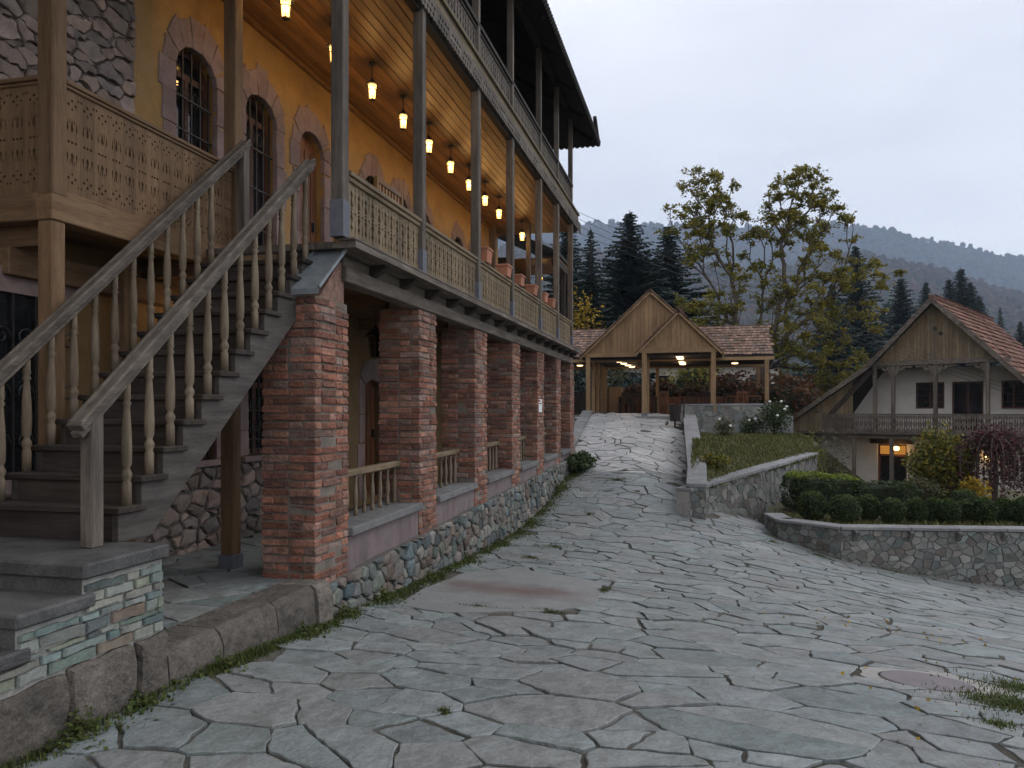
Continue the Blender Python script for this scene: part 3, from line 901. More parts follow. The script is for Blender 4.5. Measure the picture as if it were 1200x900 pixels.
# ------------------------------------------------------------------ the brick and timber gallery house
XF, XB, XW, XG = -3.40, -3.30, -5.45, -4.75      # pillar face, balcony face, house wall, side gallery face
ZFL, ZRL, ZCE = 1.60, 2.29, 4.85                 # balcony floor, rail top, balcony ceiling
YE = 20.3
house = thing('gallery_house', 'long brick and stone house with two timber balconies and warm lit gallery', 'house', (-4.6, 12, -1.6))
wallM = lambda xc: frame_mat((xc, 0, 0), (0, 1, 0), (0, 0, 1), (1, 0, 0))

def arch(yc, hw, zb, zs, zt, n=8):
    return [(yc - hw, zb), (yc + hw, zb)] + [(yc + hw * math.cos(math.pi * i / n), zs + (zt - zs) * math.sin(math.pi * i / n)) for i in range(n + 1)]

OPEN_UP = [(5.75, None)] * 0 + [(7.42, 'w'), (8.70, 'd'), (10.0, 'p'), (12.1, 'w'), (13.35, 'd'), (14.6, 'w'), (16.8, 'w'), (18.1, 'd')]
OPEN_LO = [(7.42, 'w'), (8.75, 'w'), (10.1, 'w'), (12.1, 'p'), (13.4, 'w'), (14.6, 'w'), (16.8, 'w'), (18.1, 'w')]
HWD = .36
holes = [arch(y, HWD, 1.62 if k != 'w' else 2.15, 3.72, 4.0) for y, k in OPEN_UP]
me = plate('upper_wall', [(-2, 1.5), (YE, 1.5), (YE, ZCE + .1), (-2, ZCE + .1)], holes, .4, T['ochre'])
inst('upper_wall', me, house, wallM(XW - .2))
holes = [arch(y, HWD, -1.45 if k == 'p' else -.55, .35, .55) for y, k in OPEN_LO]
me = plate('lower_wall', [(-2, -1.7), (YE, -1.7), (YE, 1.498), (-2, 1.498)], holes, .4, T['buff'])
inst('lower_wall', me, house, wallM(XW - .2))
MB().box(XW - .4, XW, -2, YE, ZCE + .102, 8.0).obj('top_wall', T['browny'], house)
MB().box(XW - 6, XW - .4, YE - .4, YE, -1.7, 8.0).obj('end_wall', T['ochre'], house)
MB().box(XW - 6, XW - .402, -2, -1.6, -1.7, 8.0).obj('end_wall', T['ochre'], house)

fnW = lambda u, v, h: (XW + h, u, v)
def surround(yc, zb, zs, zt, wall_fn=fnW):
    n = 7
    for k in range(n):
        a0, a1 = math.pi * k / n, math.pi * (k + 1) / n
        oh = rng.uniform(.30, .46) if k not in (0, 6) else .3
        ow = rng.uniform(.18, .25)
        p = [(yc + (HWD - .01) * math.cos(a0), zs + (zt - zs - .01) * math.sin(a0)), (yc + (HWD + ow) * math.cos(a0), zs + (zt - zs + oh) * math.sin(a0) - .02),
             (yc + (HWD + ow) * math.cos(a1), zs + (zt - zs + oh) * math.sin(a1) - .02), (yc + (HWD - .01) * math.cos(a1), zs + (zt - zs - .01) * math.sin(a1))]
        if area2(p) < 0: p.reverse()
        p = shrink(p, .003)
        if not p: continue
        mb = MB(); stone(mb, rough(p, .12, .016), wall_fn, [(1, -.05), (1, .008), (.97, .016)])
        mb.obj('voussoir', T['tuff'], house)
    for sgn in (-1, 1):
        z = zb
        while z < zs - .1:
            h = min(rng.uniform(.3, .55), zs - z)
            if zs - (z + h) < .15: h = zs - z
            wd = rng.uniform(.16, .27)
            y0, y1 = sorted((yc + sgn * (HWD - .012), yc + sgn * (HWD + wd)))
            p = rough([(y0 + .005, z + .006), (y1, z + .006), (y1, z + h - .006), (y0 + .005, z + h - .006)], .13, .014)
            mb = MB(); stone(mb, p, wall_fn, [(1, -.05), (1, .007), (.98, .014)])
            mb.obj('jamb_stone', T['tuff'], house)
            z += h

def opening(yc, kind, zb, zs, zt):
    """frame, panes, bars or door leaf set back in an arched opening"""
    xi = XW - .16
    if kind == 'p':
        leaf = MB()
        me = plate('door', arch(yc, HWD, zb, zs, zt), [], .05, T['doorwood'])
        d = inst('door', me, house, wallM(xi))
        for k in range(4):
            y = yc - HWD + HWD * 2 * (k + .5) / 4
            MB().box(xi + .027, xi + .045, y - .075, y + .075, zb + .1, zs + .05).obj('door_plank', T['doorwood'], d, bevel=.006)
        MB().box(xi + .046, xi + .09, yc + .2, yc + .23, zb + 1.0, zb + 1.14).obj('door_handle', T['iron'], d)
        return
    hw2 = HWD - .07
    inner = [(yc - hw2, zb + .07), (yc - .03, zb + .07), (yc - .03, zs - .05), (yc - hw2, zs - .05)]
    inner2 = [(yc + .03, zb + .07), (yc + hw2, zb + .07), (yc + hw2, zs - .05), (yc + .03, zs - .05)]
    inner3 = [(yc - hw2, zs + .02), (yc + hw2, zs + .02)] + [(yc + hw2 * math.cos(math.pi * i / 6), zs + .02 + (zt - zs - .08) * math.sin(math.pi * i / 6)) for i in range(7)][1:-1]
    nm = 'window' if kind == 'w' else 'door'
    f = inst(nm, plate(nm, arch(yc, HWD, zb, zs, zt), [inner, inner2, inner3], .06, T['frame']), house, wallM(xi))
    for (y0, y1) in ((yc - hw2, yc - .03), (yc + .03, yc + hw2)):
        MB().box(xi - .02, xi - .012, y0 - .01, y1 + .01, zb + .05, zs - .04).obj('pane', T['glass'], f)
    MB().box(xi - .02, xi - .012, yc - hw2, yc + hw2, zs, zt).obj('pane', T['glass'], f)
    g = MB()
    xg = XW - .07
    for k in range(5):
        y = yc - HWD + .06 + (2 * HWD - .12) * k / 4
        g.bar((xg, y, zb + .02), (xg, y, zs + (zt - zs) * math.sqrt(max(0, 1 - ((y - yc) / HWD) ** 2)) - .01), .016)
    z = zb + .2
    while z < zs:
        g.bar((xg + .012, yc - HWD + .01, z), (xg + .012, yc + HWD - .01, z), .016); z += .36 if kind == 'w' else .5
    for k in range(4):   # scrolls
        y = yc - HWD + .06 + (2 * HWD - .12) * (k + .5) / 4
        for zz in (zb + .35, zs - .25):
            g.tube([(xg, y + .05 * math.cos(a), zz + .08 * math.sin(a)) for a in [i * .7 for i in range(10)]], [.007] * 10, 4)
    g.obj('grille', T['iron'], f)

for y, k in OPEN_UP:
    zb = 1.62 if k != 'w' else 2.15
    surround(y, zb, 3.72, 4.0); opening(y, k, zb, 3.72, 4.0)
for y, k in OPEN_LO:
    zb = -1.45 if k == 'p' else -.55
    surround(y, zb, .35, .55); opening(y, k, zb, .35, .55)
# bare rubble: by the side gallery, and the foot of the lower wall
cells = stone_cells(4.4, 6.42, 1.62, ZCE, .2, .115, jit=.48, wvar=.9, gap=.009)
stone_wall(house, cells, fnW, T['rubblewall'], .05, 200, amp=.02, step=.05, round_=False)
cells = stone_cells(3.6, 9.6, -1.56, -.62, .21, .15, jit=.45, wvar=.6, gap=.012)
stone_wall(house, cells, fnW, T['rubblewall'], .045, 95, amp=.014, step=.06)
MB().box(XW - .01, XW + .004, 3.55, 9.65, -1.6, -.6).obj('mortar_bed', T['darkmortar'], house)
MB().box(XW - .01, XW + .006, 3.5, 6.45, 1.6, ZCE).obj('mortar_bed', T['mortar'], house)
for y, k in OPEN_LO:
    if k == 'w': MB().box(XW - .1, XW + .07, y - .5, y + .5, -.62, -.55).obj('window_sill', T['tuff'], house, bevel=.006)
# lower wrought iron window by the stairs
MB().box(XW + .001, XW + .05, 4.3, 5.55, -.55, .95).obj('window', T['glass'], house)
MB().box(XW + .05, XW + .09, 4.2, 5.7, .95, 1.15).obj('lintel', T['tuff'], house); MB().box(XW + .05, XW + .09, 4.2, 5.7, -.66, -.55).obj('window_sill', T['tuff'], house)
g = MB()
for k in range(6): g.bar((XW + .08, 4.35 + k * .22, -.55), (XW + .08, 4.35 + k * .22, .95), .015)
for k in range(6):
    for zz in (-.25, .15, .6):
        g.tube([(XW + .085, 4.46 + k * .22 + .085 * (1 - i * .07) * math.cos(i * .7), zz + .085 * (1 - i * .07) * math.sin(i * .7)) for i in range(12)], [.008] * 12, 4)
g.obj('grille', T['iron'], house)

# --- brick pillars of the arcade
PILLARS = [(6.31, 6.98), (8.94, 9.57), (11.32, 12.0), (13.7, 14.33), (15.9, 16.6), (18.1, 18.66), (20.06, 20.66)]
zbase = lambda y: -1.60 + .028 * (y - 6.3)
zsill = lambda y: -1.15 + .013 * (y - 7)
def brick_mesh(L, k):
    bm = bmesh.new()
    bmesh.ops.create_cube(bm, size=1)
    for v in bm.verts: v.co = Vector((v.co.x * L, v.co.y * .115, v.co.z * .063))
    bmesh.ops.bevel(bm, geom=list(bm.edges), offset=.010, segments=1, affect='EDGES')
    for v in bm.verts: v.co += Vector((rng.uniform(-1, 1) * .006, rng.uniform(-1, 1) * .006, rng.uniform(-1, 1) * .0055))
    me = bpy.data.meshes.new('brick'); bm.to_mesh(me); bm.free(); me.materials.append(T['brick']); return me
BRK = {'s': [brick_mesh(.25, k) for k in range(9)], 'h': [brick_mesh(.12, k) for k in range(9)]}
BRKV = {}
for t in BRK:
    BRKV[t] = [([v.co.copy() for v in m.vertices], [tuple(p.vertices) for p in m.polygons]) for m in BRK[t]]
nb = 0
for pi_, (y0, y1) in enumerate(PILLARS):
    x0, x1 = XF - .55, XF
    zb, zt = zbase(y0) - .25, 1.27 if pi_ else 1.05
    core = MB(); core.box(x0 + .014, x1 - .014, y0 + .014, y1 - .014, zb, zt)
    pil = core.obj('pillar', T['mortar'], house)
    rest = MB()
    nco = int((zt - zb) / .0755)
    for c in range(nco):
        z = zb + (c + .5) * (zt - zb) / nco
        for face in range(4):
            # 0: -Y face, 1: +X face, 2: +Y, 3: -X ; alternate who owns the corner
            own = (c + face) % 2 == 0
            Lf = (x1 - x0) if face in (0, 2) else (y1 - y0)
            a0, a1 = (0, Lf) if own else (.117, Lf - .117)
            L = a1 - a0
            seq = []; tot = 0
            start = rng.choice('hs') if c % 2 else 's'
            while tot < L - .06:
                t = start if not seq else rng.choice('sssh')
                l = .25 if t == 's' else .12
                if tot + l > L + .06: t, l = 'h', .12
                seq.append((t, l)); tot += l + .012
            sc = L / (sum(l for t, l in seq) + .012 * (len(seq) - 1)) if seq else 1
            a = a0
            for t, l in seq:
                ll = l * sc; m = a + ll / 2; a += (l + .012) * sc
                off = rng.gauss(0, .006) - (.02 if rng.random() < .03 else 0)
                if face == 0: loc = (x0 + m, y0 + .0575 + off, z); rot = 0
                elif face == 1: loc = (x1 - .0575 + off, y0 + m, z); rot = 90
                elif face == 2: loc = (x0 + m, y1 - .0575 + off, z); rot = 180
                else: loc = (x0 + .0575 + off, y0 + m, z); rot = 270
                M = Matrix.Translation(Vector(loc) + Vector((0, 0, rng.uniform(-.003, .003)))) @ Euler((rng.uniform(-.012, .012), rng.uniform(-.016, .016), R(rot) + rng.uniform(-.012, .012))).to_matrix().to_4x4() @ Matrix.Diagonal((sc * .99, 1, rng.uniform(.93, 1.06), 1))
                vi = rng.randrange(9)
                if face < 2 and nb < 300 and (pi_ == 0 or pi_ == 1):
                    inst('brick', BRK[t][vi], pil, M); nb += 1
                else:
                    vv, ff = BRKV[t][vi]
                    rest.add([M @ v for v in vv], ff)
    rest.obj('brickwork', T['brick'], pil, kind='stuff')

# --- sills, tuff panels, turned balustrades between the pillars
BALP = [(.022, 0), (.026, .02), (.026, .06), (.017, .075), (.021, .09), (.017, .105), (.026, .15), (.029, .21), (.024, .28), (.016, .35), (.02, .365), (.015, .38), (.021, .40), (.021, .44)]
bmesh_bal = MB().lathe(BALP, 8).mesh('baluster', T['baluster'], smooth=True)
for k in range(len(PILLARS) - 1):
    y0, y1 = PILLARS[k][1], PILLARS[k + 1][0]
    z0, z1 = zsill(y0), zsill(y1)
    def slopebox(xa, xb, h0, h1, name, mat, bev=.008, ext=0):
        mb = MB()
        mb.add([(xa, y0 - ext, z0 + h0), (xb, y0 - ext, z0 + h0), (xb, y1 + ext, z1 + h0), (xa, y1 + ext, z1 + h0), (xa, y0 - ext, z0 + h1), (xb, y0 - ext, z0 + h1), (xb, y1 + ext, z1 + h1), (xa, y1 + ext, z1 + h1)],
               [(0, 3, 2, 1), (4, 5, 6, 7), (0, 1, 5, 4), (1, 2, 6, 5), (2, 3, 7, 6), (3, 0, 4, 7)])
        return mb.obj(name, mat, house, bevel=bev)
    slopebox(XF - .5, XF + .045, -.085, 0, 'sill_slab', T['slab'])
    slopebox(XF - .45, XF - .02, -.60, -.087, 'parapet_panel', T['tuffp'])
    rl = slopebox(XF - .34, XF - .24, .44, .515, 'parapet_rail', T['olivey'], .015)
    n = max(4, int((y1 - y0) / .205))
    for i in range(n):
        y = y0 + (y1 - y0) * (i + .5) / n
        inst('baluster', bmesh_bal, rl, Matrix.Translation((XF - .29, y, z0 + (z1 - z0) * (y - y0) / (y1 - y0))))
# --- rubble plinth
core = MB()
n = 24
top, bot = [], []
for i in range(n + 1):
    y = 6.5 + (20.68 - 6.5) * i / n
    zt = zbase(y) - .012 * math.sin(i * 2.3); zb = H(XF + .1, y) - .3
    core_v = [(XF - .5, y, zb), (XF + .03, y, zb), (XF + .005, y, zt), (XF - .5, y, zt)]
    top.append(core_v)
vs_ = [p for r in top for p in r]; fs = []
for i in range(n):
    for k in range(4):
        a, b = i * 4 + k, i * 4 + (k + 1) % 4
        fs.append((a, a + 4, b + 4, b))
fs += [(0, 1, 2, 3), (n * 4 + 3, n * 4 + 2, n * 4 + 1, n * 4)]
core.add(vs_, fs)
plinth = core.obj('plinth', T['darkmortar'], house)
fnP = lambda u, v, h: (XF + .005 + (zbase(u) - v) * .03 + h, u, v)
cells = stone_cells(6.5, 12.5, -2.2, -1.4, .17, .14, jit=.42, wvar=.45, gap=.006, clips=[(-.028, 1, -1.60 - .028 * 6.3 - .01)])
cells = [c for c in cells if centroid(c)[1] > H(XF + .1, centroid(c)[0]) - .06]
stone_wall(plinth, cells, fnP, T['rubble'], .05, 210, amp=.008, step=.07)
cells = stone_cells(12.5, 20.66, -2.4, -1.15, .2, .16, jit=.42, wvar=.45, gap=.006, clips=[(-.028, 1, -1.60 - .028 * 6.3 - .01)])
cells = [c for c in cells if centroid(c)[1] > H(XF + .1, centroid(c)[0]) - .06]
stone_wall(plinth, cells, fnP, T['rubble'], .05, 85, amp=.008, step=.09)
# end face of the plinth and first stretch under pillar one
fnQ = lambda u, v, h: (u, 6.5 - h, v)

# --- porch floor: slate paving behind a rough granite kerb
pf_ = MB(); pf_.box(XW, -3.62, 4.1, 20.4, -1.75, -1.555); porch = pf_.obj('porch_floor', T['joint'], house)
cells = stone_cells(XW, -3.62, 4.16, 9.5, .52, .36, jit=.42, wvar=.5, gap=.008)
for c in cells:
    mb = MB(); dz = rng.uniform(-.006, .006)
    stone(mb, rough(c, .12, .01), lambda u, v, h: (u, v, -1.535 + h + dz), [(1, -.03), (1, -.005), (.95, 0)])
    mb.obj('flagstone', T['flag'], porch)
y = 4.17
for L in (.55, .72, .6, .27):
    y1 = min(y + L, 6.29)
    mb = MB()
    zb = H(-3.25, y) - .25
    jx = rng.uniform(-.02, .02)
    x_in, x_out = -3.64, -3.25 + jx
    nseg = 5
    prof = lambda t: [(x_in, zb), (x_out + .03 + rng.uniform(-.012, .012), zb), (x_out + .012 + rng.uniform(-.014, .014), -1.64 + rng.uniform(-.02, .02)), (x_out - .015 + rng.uniform(-.012, .012), -1.545 + rng.uniform(-.008, .008)), (x_out - .06, -1.515 + rng.uniform(-.008, .008)), (x_in, -1.52)]
    vs_ = []
    for i in range(nseg + 1):
        yy = y + .006 + (y1 - y - .012) * i / nseg
        vs_ += [(a, yy, b) for a, b in prof(i)]
    fs = []
    for i in range(nseg):
        for k in range(6):
            a, b = i * 6 + k, i * 6 + (k + 1) % 6
            fs.append((a, a + 6, b + 6, b))
    fs += [(0, 1, 2, 3, 4, 5), tuple(nseg * 6 + k for k in (5, 4, 3, 2, 1, 0))]
    mb.add(vs_, fs); mb.obj('kerb_stone', T['granite'], house)
    y = y1
mb = MB(); mb.box(-3.52, -3.36, 6.3, 6.48, H(-3.3, 6.4) - .2, -1.62); mb.obj('kerb_stone', T['granite'], house, bevel=.02)

# --- first balcony: beam, joists, floor, rail, carved boards, posts
YB0, YB1 = 6.62, 20.2
b = MB(); b.box(XF - .16, XF + .02, 6.9, YB1 + .1, 1.272, 1.42); b.obj('beam', T['greyy'], house, bevel=.01)
b = MB(); b.box(XF - .06, XF - .02, 6.9, YB1, 1.42, 1.53); b.obj('fascia_board', T['greyy'], house)
for k in range(16):
    y = 7.55 + k * .835
    M = frame_mat((0, y, 0), (1, 0, 0), (0, 0, 1), (0, -1, 0))
    mb = MB(); mb.prism([(XF - .1, 1.425), (XF + .05, 1.425), (XF + .16, 1.50), (XF + .16, 1.535), (XF - .1, 1.535)], M, -.05, .05); mb.obj('joist', T['browny'], house)
x = XW
k = 0
while x < XB + .13 - .01:
    x1 = min(x + .17, XB + .15)
    MB().box(x + .003, x1 - .003, YB0 if x1 > XG - .18 else 4.92, YB1, 1.537, ZFL).obj('floor_plank', T['greyy'], house); x = x1
MB().box(XB - .02, XB + .155, YB0 - .03, YB1 + .02, 1.601, 1.626).obj('floor_edge_board', T['greyy'], house, bevel=.006)

def drop(cx, cy, w_, h_, up=1):
    return [(cx, cy + up * h_ * .5), (cx + w_ * .35, cy), (cx + w_ * .5, cy - up * h_ * .25), (cx, cy - up * h_ * .5), (cx - w_ * .5, cy - up * h_ * .25), (cx - w_ * .35, cy)]
def dia(cx, cy, w_, h_): return [(cx, cy + h_ / 2), (cx + w_ / 2, cy), (cx, cy - h_ / 2), (cx - w_ / 2, cy)]
def board_mesh(name, wd, ht, mat, pattern):
    return plate(name, [(-wd / 2, 0), (wd / 2, 0), (wd / 2, ht), (-wd / 2, ht)], pattern, .022, mat)
# notched sides: neighbouring boards leave pointed slots between them
def notch_board(name, wd, ht, mat):
    h = wd / 2 - .002
    e = []
    for (z, dp) in ((0, 0), (.10, 0), (.155, .026), (.19, .008), (.26, .030), (.29, .006), (.30, .026), (.325, .0), (.345, .026), (.355, .006), (.385, .03), (.455, .008), (.49, .026), (.53, 0), (1, 0)):
        zz = z * ht / .62 if z < 1 else ht
        e.append((dp, min(zz, ht)))
    out = [(h - d, z) for d, z in e] + [(-h + d, z) for d, z in reversed(e)]
    hs = [drop(0, ht * .27, .026, ht * .22, 1), drop(0, ht * .73, .026, ht * .22, -1), dia(0, ht * .5, .034, .04), dia(0, ht * .11, .022, .03), dia(0, ht * .89, .022, .03)]
    return plate(name, out, hs, .022, mat)
RB = notch_board('carved_board', .155, .585, T['olivez'])
rail1 = MB()
rail1.box(XB - .05, XB + .055, YB0 + .1, YB1 - .5, 2.245, ZRL); rail1.box(XB - .03, XB + .035, YB0 + .1, YB1 - .5, 2.195, 2.243)
rail1 = rail1.obj('railing', T['olivey'], house, bevel=.006)
POSTS = [6.65, 8.73, 11.08, 13.19, 15.6, 17.56, 19.5]     # far edges of the posts
PW = .125
for i in range(len(POSTS) - 1):
    a, b_ = POSTS[i], POSTS[i + 1] - PW
    n = round((b_ - a) / .157)
    for k in range(n):
        y = a + (b_ - a) * (k + .5) / n
        inst('carved_board', RB, rail1, Matrix.Translation((0, 0, rng.uniform(-.004, .004))) @ frame_mat((XB + rng.uniform(-.003, .003), y, 1.628), (0, 1, 0), (0, 0, 1), (1, 0, 0)) @ Matrix.Diagonal(((b_ - a) / n / .157, 1, 1, 1)))
for i, y in enumerate(POSTS):
    mb = MB(); mb.box(XB - PW / 2, XB + PW / 2, y - PW, y, 1.627, ZCE + .02)
    p = mb.obj('post', T['greyz'], house, bevel=.008)
    mb = MB(); mb.box(XB - PW / 2 - .006, XB + PW / 2 + .006, y - PW - .006, y + .006, 1.628, 1.628 + (.34 if i == 0 else .3)); mb.obj('post_shoe', T['shoe'], p)
# zinc flashing on the first pillar
mb = MB()
q = [(-3.66, 6.22, 1.10), (-3.32, 6.22, 1.10), (-3.30, 6.72, 1.535), (-3.62, 6.72, 1.535)]
mb.add([Vector(p) for p in q] + [Vector(p) - Vector((0, 0, .014)) for p in q] + [Vector(q[0]) - Vector((0, -.004, .05)), Vector(q[1]) - Vector((0, -.004, .05))],
       [(0, 1, 2, 3), (7, 6, 5, 4), (1, 5, 6, 2), (3, 2, 6, 7), (0, 3, 7, 4), (0, 8, 9, 1)])
mb.obj('flashing', T['zinc'], house)
mb = MB(); mb.bar((-3.31, 6.2, 1.108), (-3.29, 6.72, 1.56), .02, .03); mb.bar((-3.66, 6.2, 1.108), (-3.62, 6.72, 1.56), .015, .03); mb.obj('flashing_lip', T['zinc'], house)
mb = MB()
mb.prism([(6.45, 1.05), (6.95, 1.05), (6.95, 1.45), (6.85, 1.45)], wallM(0), XF - .5, XF - .04); mb.obj('pillar_head', T['brick'], house)

# --- balcony ceiling planks and its front beam
x = XW + .002
while x < XB - .01:
    x1 = min(x + .128, XB + .07)
    MB().box(x + .004, x1 - .004, 2.5, YE + .2, ZCE + rng.uniform(-.002, .002), ZCE + .022).obj('ceiling_plank', T['honeyy'], house, bevel=.003); x = x1
MB().box(XW, XB + .06, 2.5, YE + .2, ZCE + .026, ZCE + .05).obj('ceiling_deck', T['browny'], house)
MB().box(XW, XW + .07, 6.5, YE, ZCE - .07, ZCE - .005).obj('cornice_board', T['honeyy'], house, bevel=.008)
MB().box(XB - .07, XB + .03, 2.5, YE, ZCE - .085, ZCE - .004).obj('beam', T['browny'], house)
# carved fringe boards
fr = []
for k in range(5):
    for r_ in range(2): fr.append(dia(-.2 + k * .1 + (0 if r_ else .05) - .025, .075 + .09 * r_, .062, .07))
FRB = plate('fringe_board', [(-.25, .0)] + [p for k in range(5) for p in ((-.25 + k * .1 + .05, .035), (-.25 + k * .1 + .1, 0))] + [(.25, .26), (-.25, .26)], [h for h in fr if max(q[0] for q in h) < .248 and min(q[0] for q in h) > -.248], .02, T['greyy'])
y = 3.0
while y < YE - .2:
    inst('fringe_board', FRB, house, frame_mat((XB + .085, y + .25, ZCE - .06), (0, 1, 0), (0, 0, 1), (1, 0, 0))); y += .502
MB().box(XB - .05, XB + .07, 2.7, YE, 5.06 - .04, 5.26).obj('fascia_board', T['olivey'], house, bevel=.006)
MB().box(XB + .07, XB + .11, 2.7, YE, 5.20, 5.25).obj('moulding', T['olivey'], house, bevel=.006)
x = XW
MB().box(XW, XB + .05, 2.5, YE, 5.0, 5.06).obj('floor', T['browny'], house)
RB2 = notch_board('carved_board', .12, .50, T['greyz'])
rail2 = MB(); rail2.box(XB - .04, XB + .06, 2.7, YE - .75, 5.755, 5.82); rail2.box(XB - .02, XB + .03, 2.7, YE - .75, 5.70, 5.753); rail2 = rail2.obj('railing', T['browny'], house, bevel=.005)
P2 = [2.35, 4.5] + POSTS
for i in range(1, len(P2) - 1):
    a, b_ = P2[i], P2[i + 1] - .1
    n = round((b_ - a) / .122)
    for k in range(n):
        if a < 6: continue
        inst('carved_board', RB2, rail2, frame_mat((XB, a + (b_ - a) * (k + .5) / n, 5.262), (0, 1, 0), (0, 0, 1), (1, 0, 0)) @ Matrix.Diagonal(((b_ - a) / n / .122, .97, 1, 1)))
    mb = MB(); mb.box(XB - .055, XB + .055, P2[i + 1] - .1, P2[i + 1], 5.262, 7.5); mb.obj('post', T['greyz'], house, bevel=.006)
MB().box(XB - .07, XB + .06, 2.5, YE - .7, 7.5, 7.62).obj('beam', T['browny'], house)
# --- far ends of both balconies: cross rail and corner posts
for z0, z1 in ((1.628, 7.4),):
    for xx in (-4.4, -5.35):
        mb = MB(); mb.box(xx - .055, xx + .055, 19.4, 19.5, z0, z1); mb.obj('post', T['greyz'], house)
MB().box(XW, XB - .07, 19.42, 19.47, 5.74, 5.80).obj('end_rail', T['brownx'], house)
MB().box(XW, XB - .07, 19.43, 19.46, 2.2, 2.28).obj('end_rail', T['olivex'], house)
# --- roof: boarded underside, dark sheathing, clay tile eaves
roof = MB()
YR = 20.9
e = [(-2.78, -2, 7.30), (-2.78, YR, 7.30), (-11.5, YR, 7.30), (-11.5, -2, 7.30)]
r1 = [(-7.2, 2.4, 10.3), (-7.2, YR - 4.4, 10.3)]
roof.add(e + r1, [(0, 1, 5, 4), (1, 2, 5), (2, 3, 4, 5), (3, 0, 4)])
roof.add([(p[0], p[1], p[2] - .05) for p in e] + [(p[0], p[1], p[2] - .05) for p in r1], [(4, 5, 1, 0), (5, 2, 1), (5, 4, 3, 2), (4, 0, 3)])
roofo = roof.obj('roof', T['darkroof'], house)
MB().box(-3.35, -2.85, -2, YR - .1, 7.52, 7.54, M=Matrix.Identity(4)).obj('soffit', T['darkroof'], house) if False else None
til = MB()
for k in range(150):
    y = 2.0 + k * .127
    if y > YR: break
    p0 = Vector((-2.72, y, 7.27)); d_ = Vector((-4.42, 0, 3.0)).normalized()
    til.tube([p0, p0 + d_ * .45, p0 + d_ * .9], [.058, .054, .05], 6)
for k in range(60):
    x = -2.78 - k * .145
    p0 = Vector((x, YR + .06, 7.27)); d_ = Vector((0, -4.4, 3.0)).normalized()
    til.tube([p0, p0 + d_ * .45, p0 + d_ * .9], [.062, .058, .054], 6)
til.obj('eave_tiles', T['darkroof'], roofo, kind='stuff')
for k in range(11):
    y = 4.0 + k * 1.65
    mb = MB(); mb.bar((-2.86, y, 7.27), (-5.4, y, 8.99), .09, .11); mb.obj('rafter', T['browny'], roofo)

# --- tan side gallery by the stairs
GB = []
for (cx_, cy_) in ((-.035, .80), (.035, .80), (0, .765), (0, .835), (-.063, .855), (.063, .855), (-.035, .19), (.035, .19), (0, .155), (0, .225), (-.063, .13), (.063, .13), (0, .49), (-.035, .49), (.035, .49)):
    GB.append(dia(cx_, cy_, .018 if abs(cx_) > .05 or cy_ in (.765, .225) else .026, .03))
GB += [drop(0, .63, .030, .12, 1), drop(0, .35, .030, .12, -1), drop(-.045, .625, .016, .10, 1), drop(.045, .625, .016, .10, 1), drop(-.045, .355, .016, .10, -1), drop(.045, .355, .016, .10, -1),
       drop(-.022, .665, .010, .05, 1), drop(.022, .665, .010, .05, 1), drop(-.022, .315, .010, .05, -1), drop(.022, .315, .010, .05, -1)]
GBM = board_mesh('pierced_board', .158, .92, T['tanz'], GB)
YG0, YG1 = 4.77, 7.24
gal = MB(); gal.box(XG - .16, XG + .0, YG0, YG1, 1.45, 1.66); gal = gal.obj('gallery_beam', T['tany'], house, bevel=.008)
gal2 = MB(); gal2.box(XW - .1, XG - .162, YG0, YG0 + .14, 1.45, 1.66); gal2 = gal2.obj('gallery_beam', T['tanx'], house, bevel=.008)
panel = MB(); panel.box(XG - .09, XG - .01, YG0 + .15, YG1 - .14, 2.53, 2.565); panel.box(XG - .075, XG - .022, YG0 + .15, YG1 - .14, 2.50, 2.528); panel.box(XG - .085, XG - .03, YG0 + .15, YG1 - .14, 1.662, 1.70)
panel = panel.obj('railing', T['tany'], house, bevel=.006)
n = 14
for k in range(n):
    y = YG0 + .15 + (YG1 - .14 - YG0 - .15) * (k + .5) / n
    inst('pierced_board', GBM, panel, frame_mat((XG - .05, y, 1.64), (0, 1, 0), (0, 0, 1), (1, 0, 0)) @ Matrix.Diagonal(((YG1 - .14 - YG0 - .15) / n / .158, .94, 1, 1)))
panel2 = MB(); panel2.box(XW - .1, XG - .15, YG0 + .03, YG0 + .11, 2.53, 2.565); panel2.box(XW - .1, XG - .15, YG0 + .045, YG0 + .095, 2.50, 2.528)
panel2 = panel2.obj('railing', T['tanx'], house, bevel=.006)
for k in range(5):
    inst('pierced_board', GBM, panel2, frame_mat((XG - .15 - .079 - .158 * k, YG0 + .07, 1.64), (-1, 0, 0), (0, 0, 1), (0, 1, 0)) @ Matrix.Diagonal((1, .94, 1, 1)))
for (y, zt) in ((YG0, ZCE), (YG1 - .14, ZCE)):
    mb = MB(); mb.box(XG - .141, XG + .004, y - .003, y + .141, 1.64 if y < 5 else 1.3, zt); mb.obj('post', T['tanz'], house, bevel=.01)
mb = MB(); mb.box(XG - .15, XG - .012, YG0 + .01, YG0 + .14, -1.54, 1.448); mb.obj('post', T['tanz'], house, bevel=.01)
mb = MB(); mb.box(-4.57, -4.43, 6.58, 6.72, -1.54, 1.5); p = mb.obj('post', T['tanz'], house, bevel=.01)
mb = MB(); mb.box(-4.585, -4.415, 6.565, 6.735, -1.54, -1.40); mb.obj('post_shoe', T['shoe'], p, bevel=.006)
mb = MB(); mb.box(-5.3, -5.16, 6.0, 6.14, -1.54, 1.45); mb.obj('post', T['tanz'], house, bevel=.01)
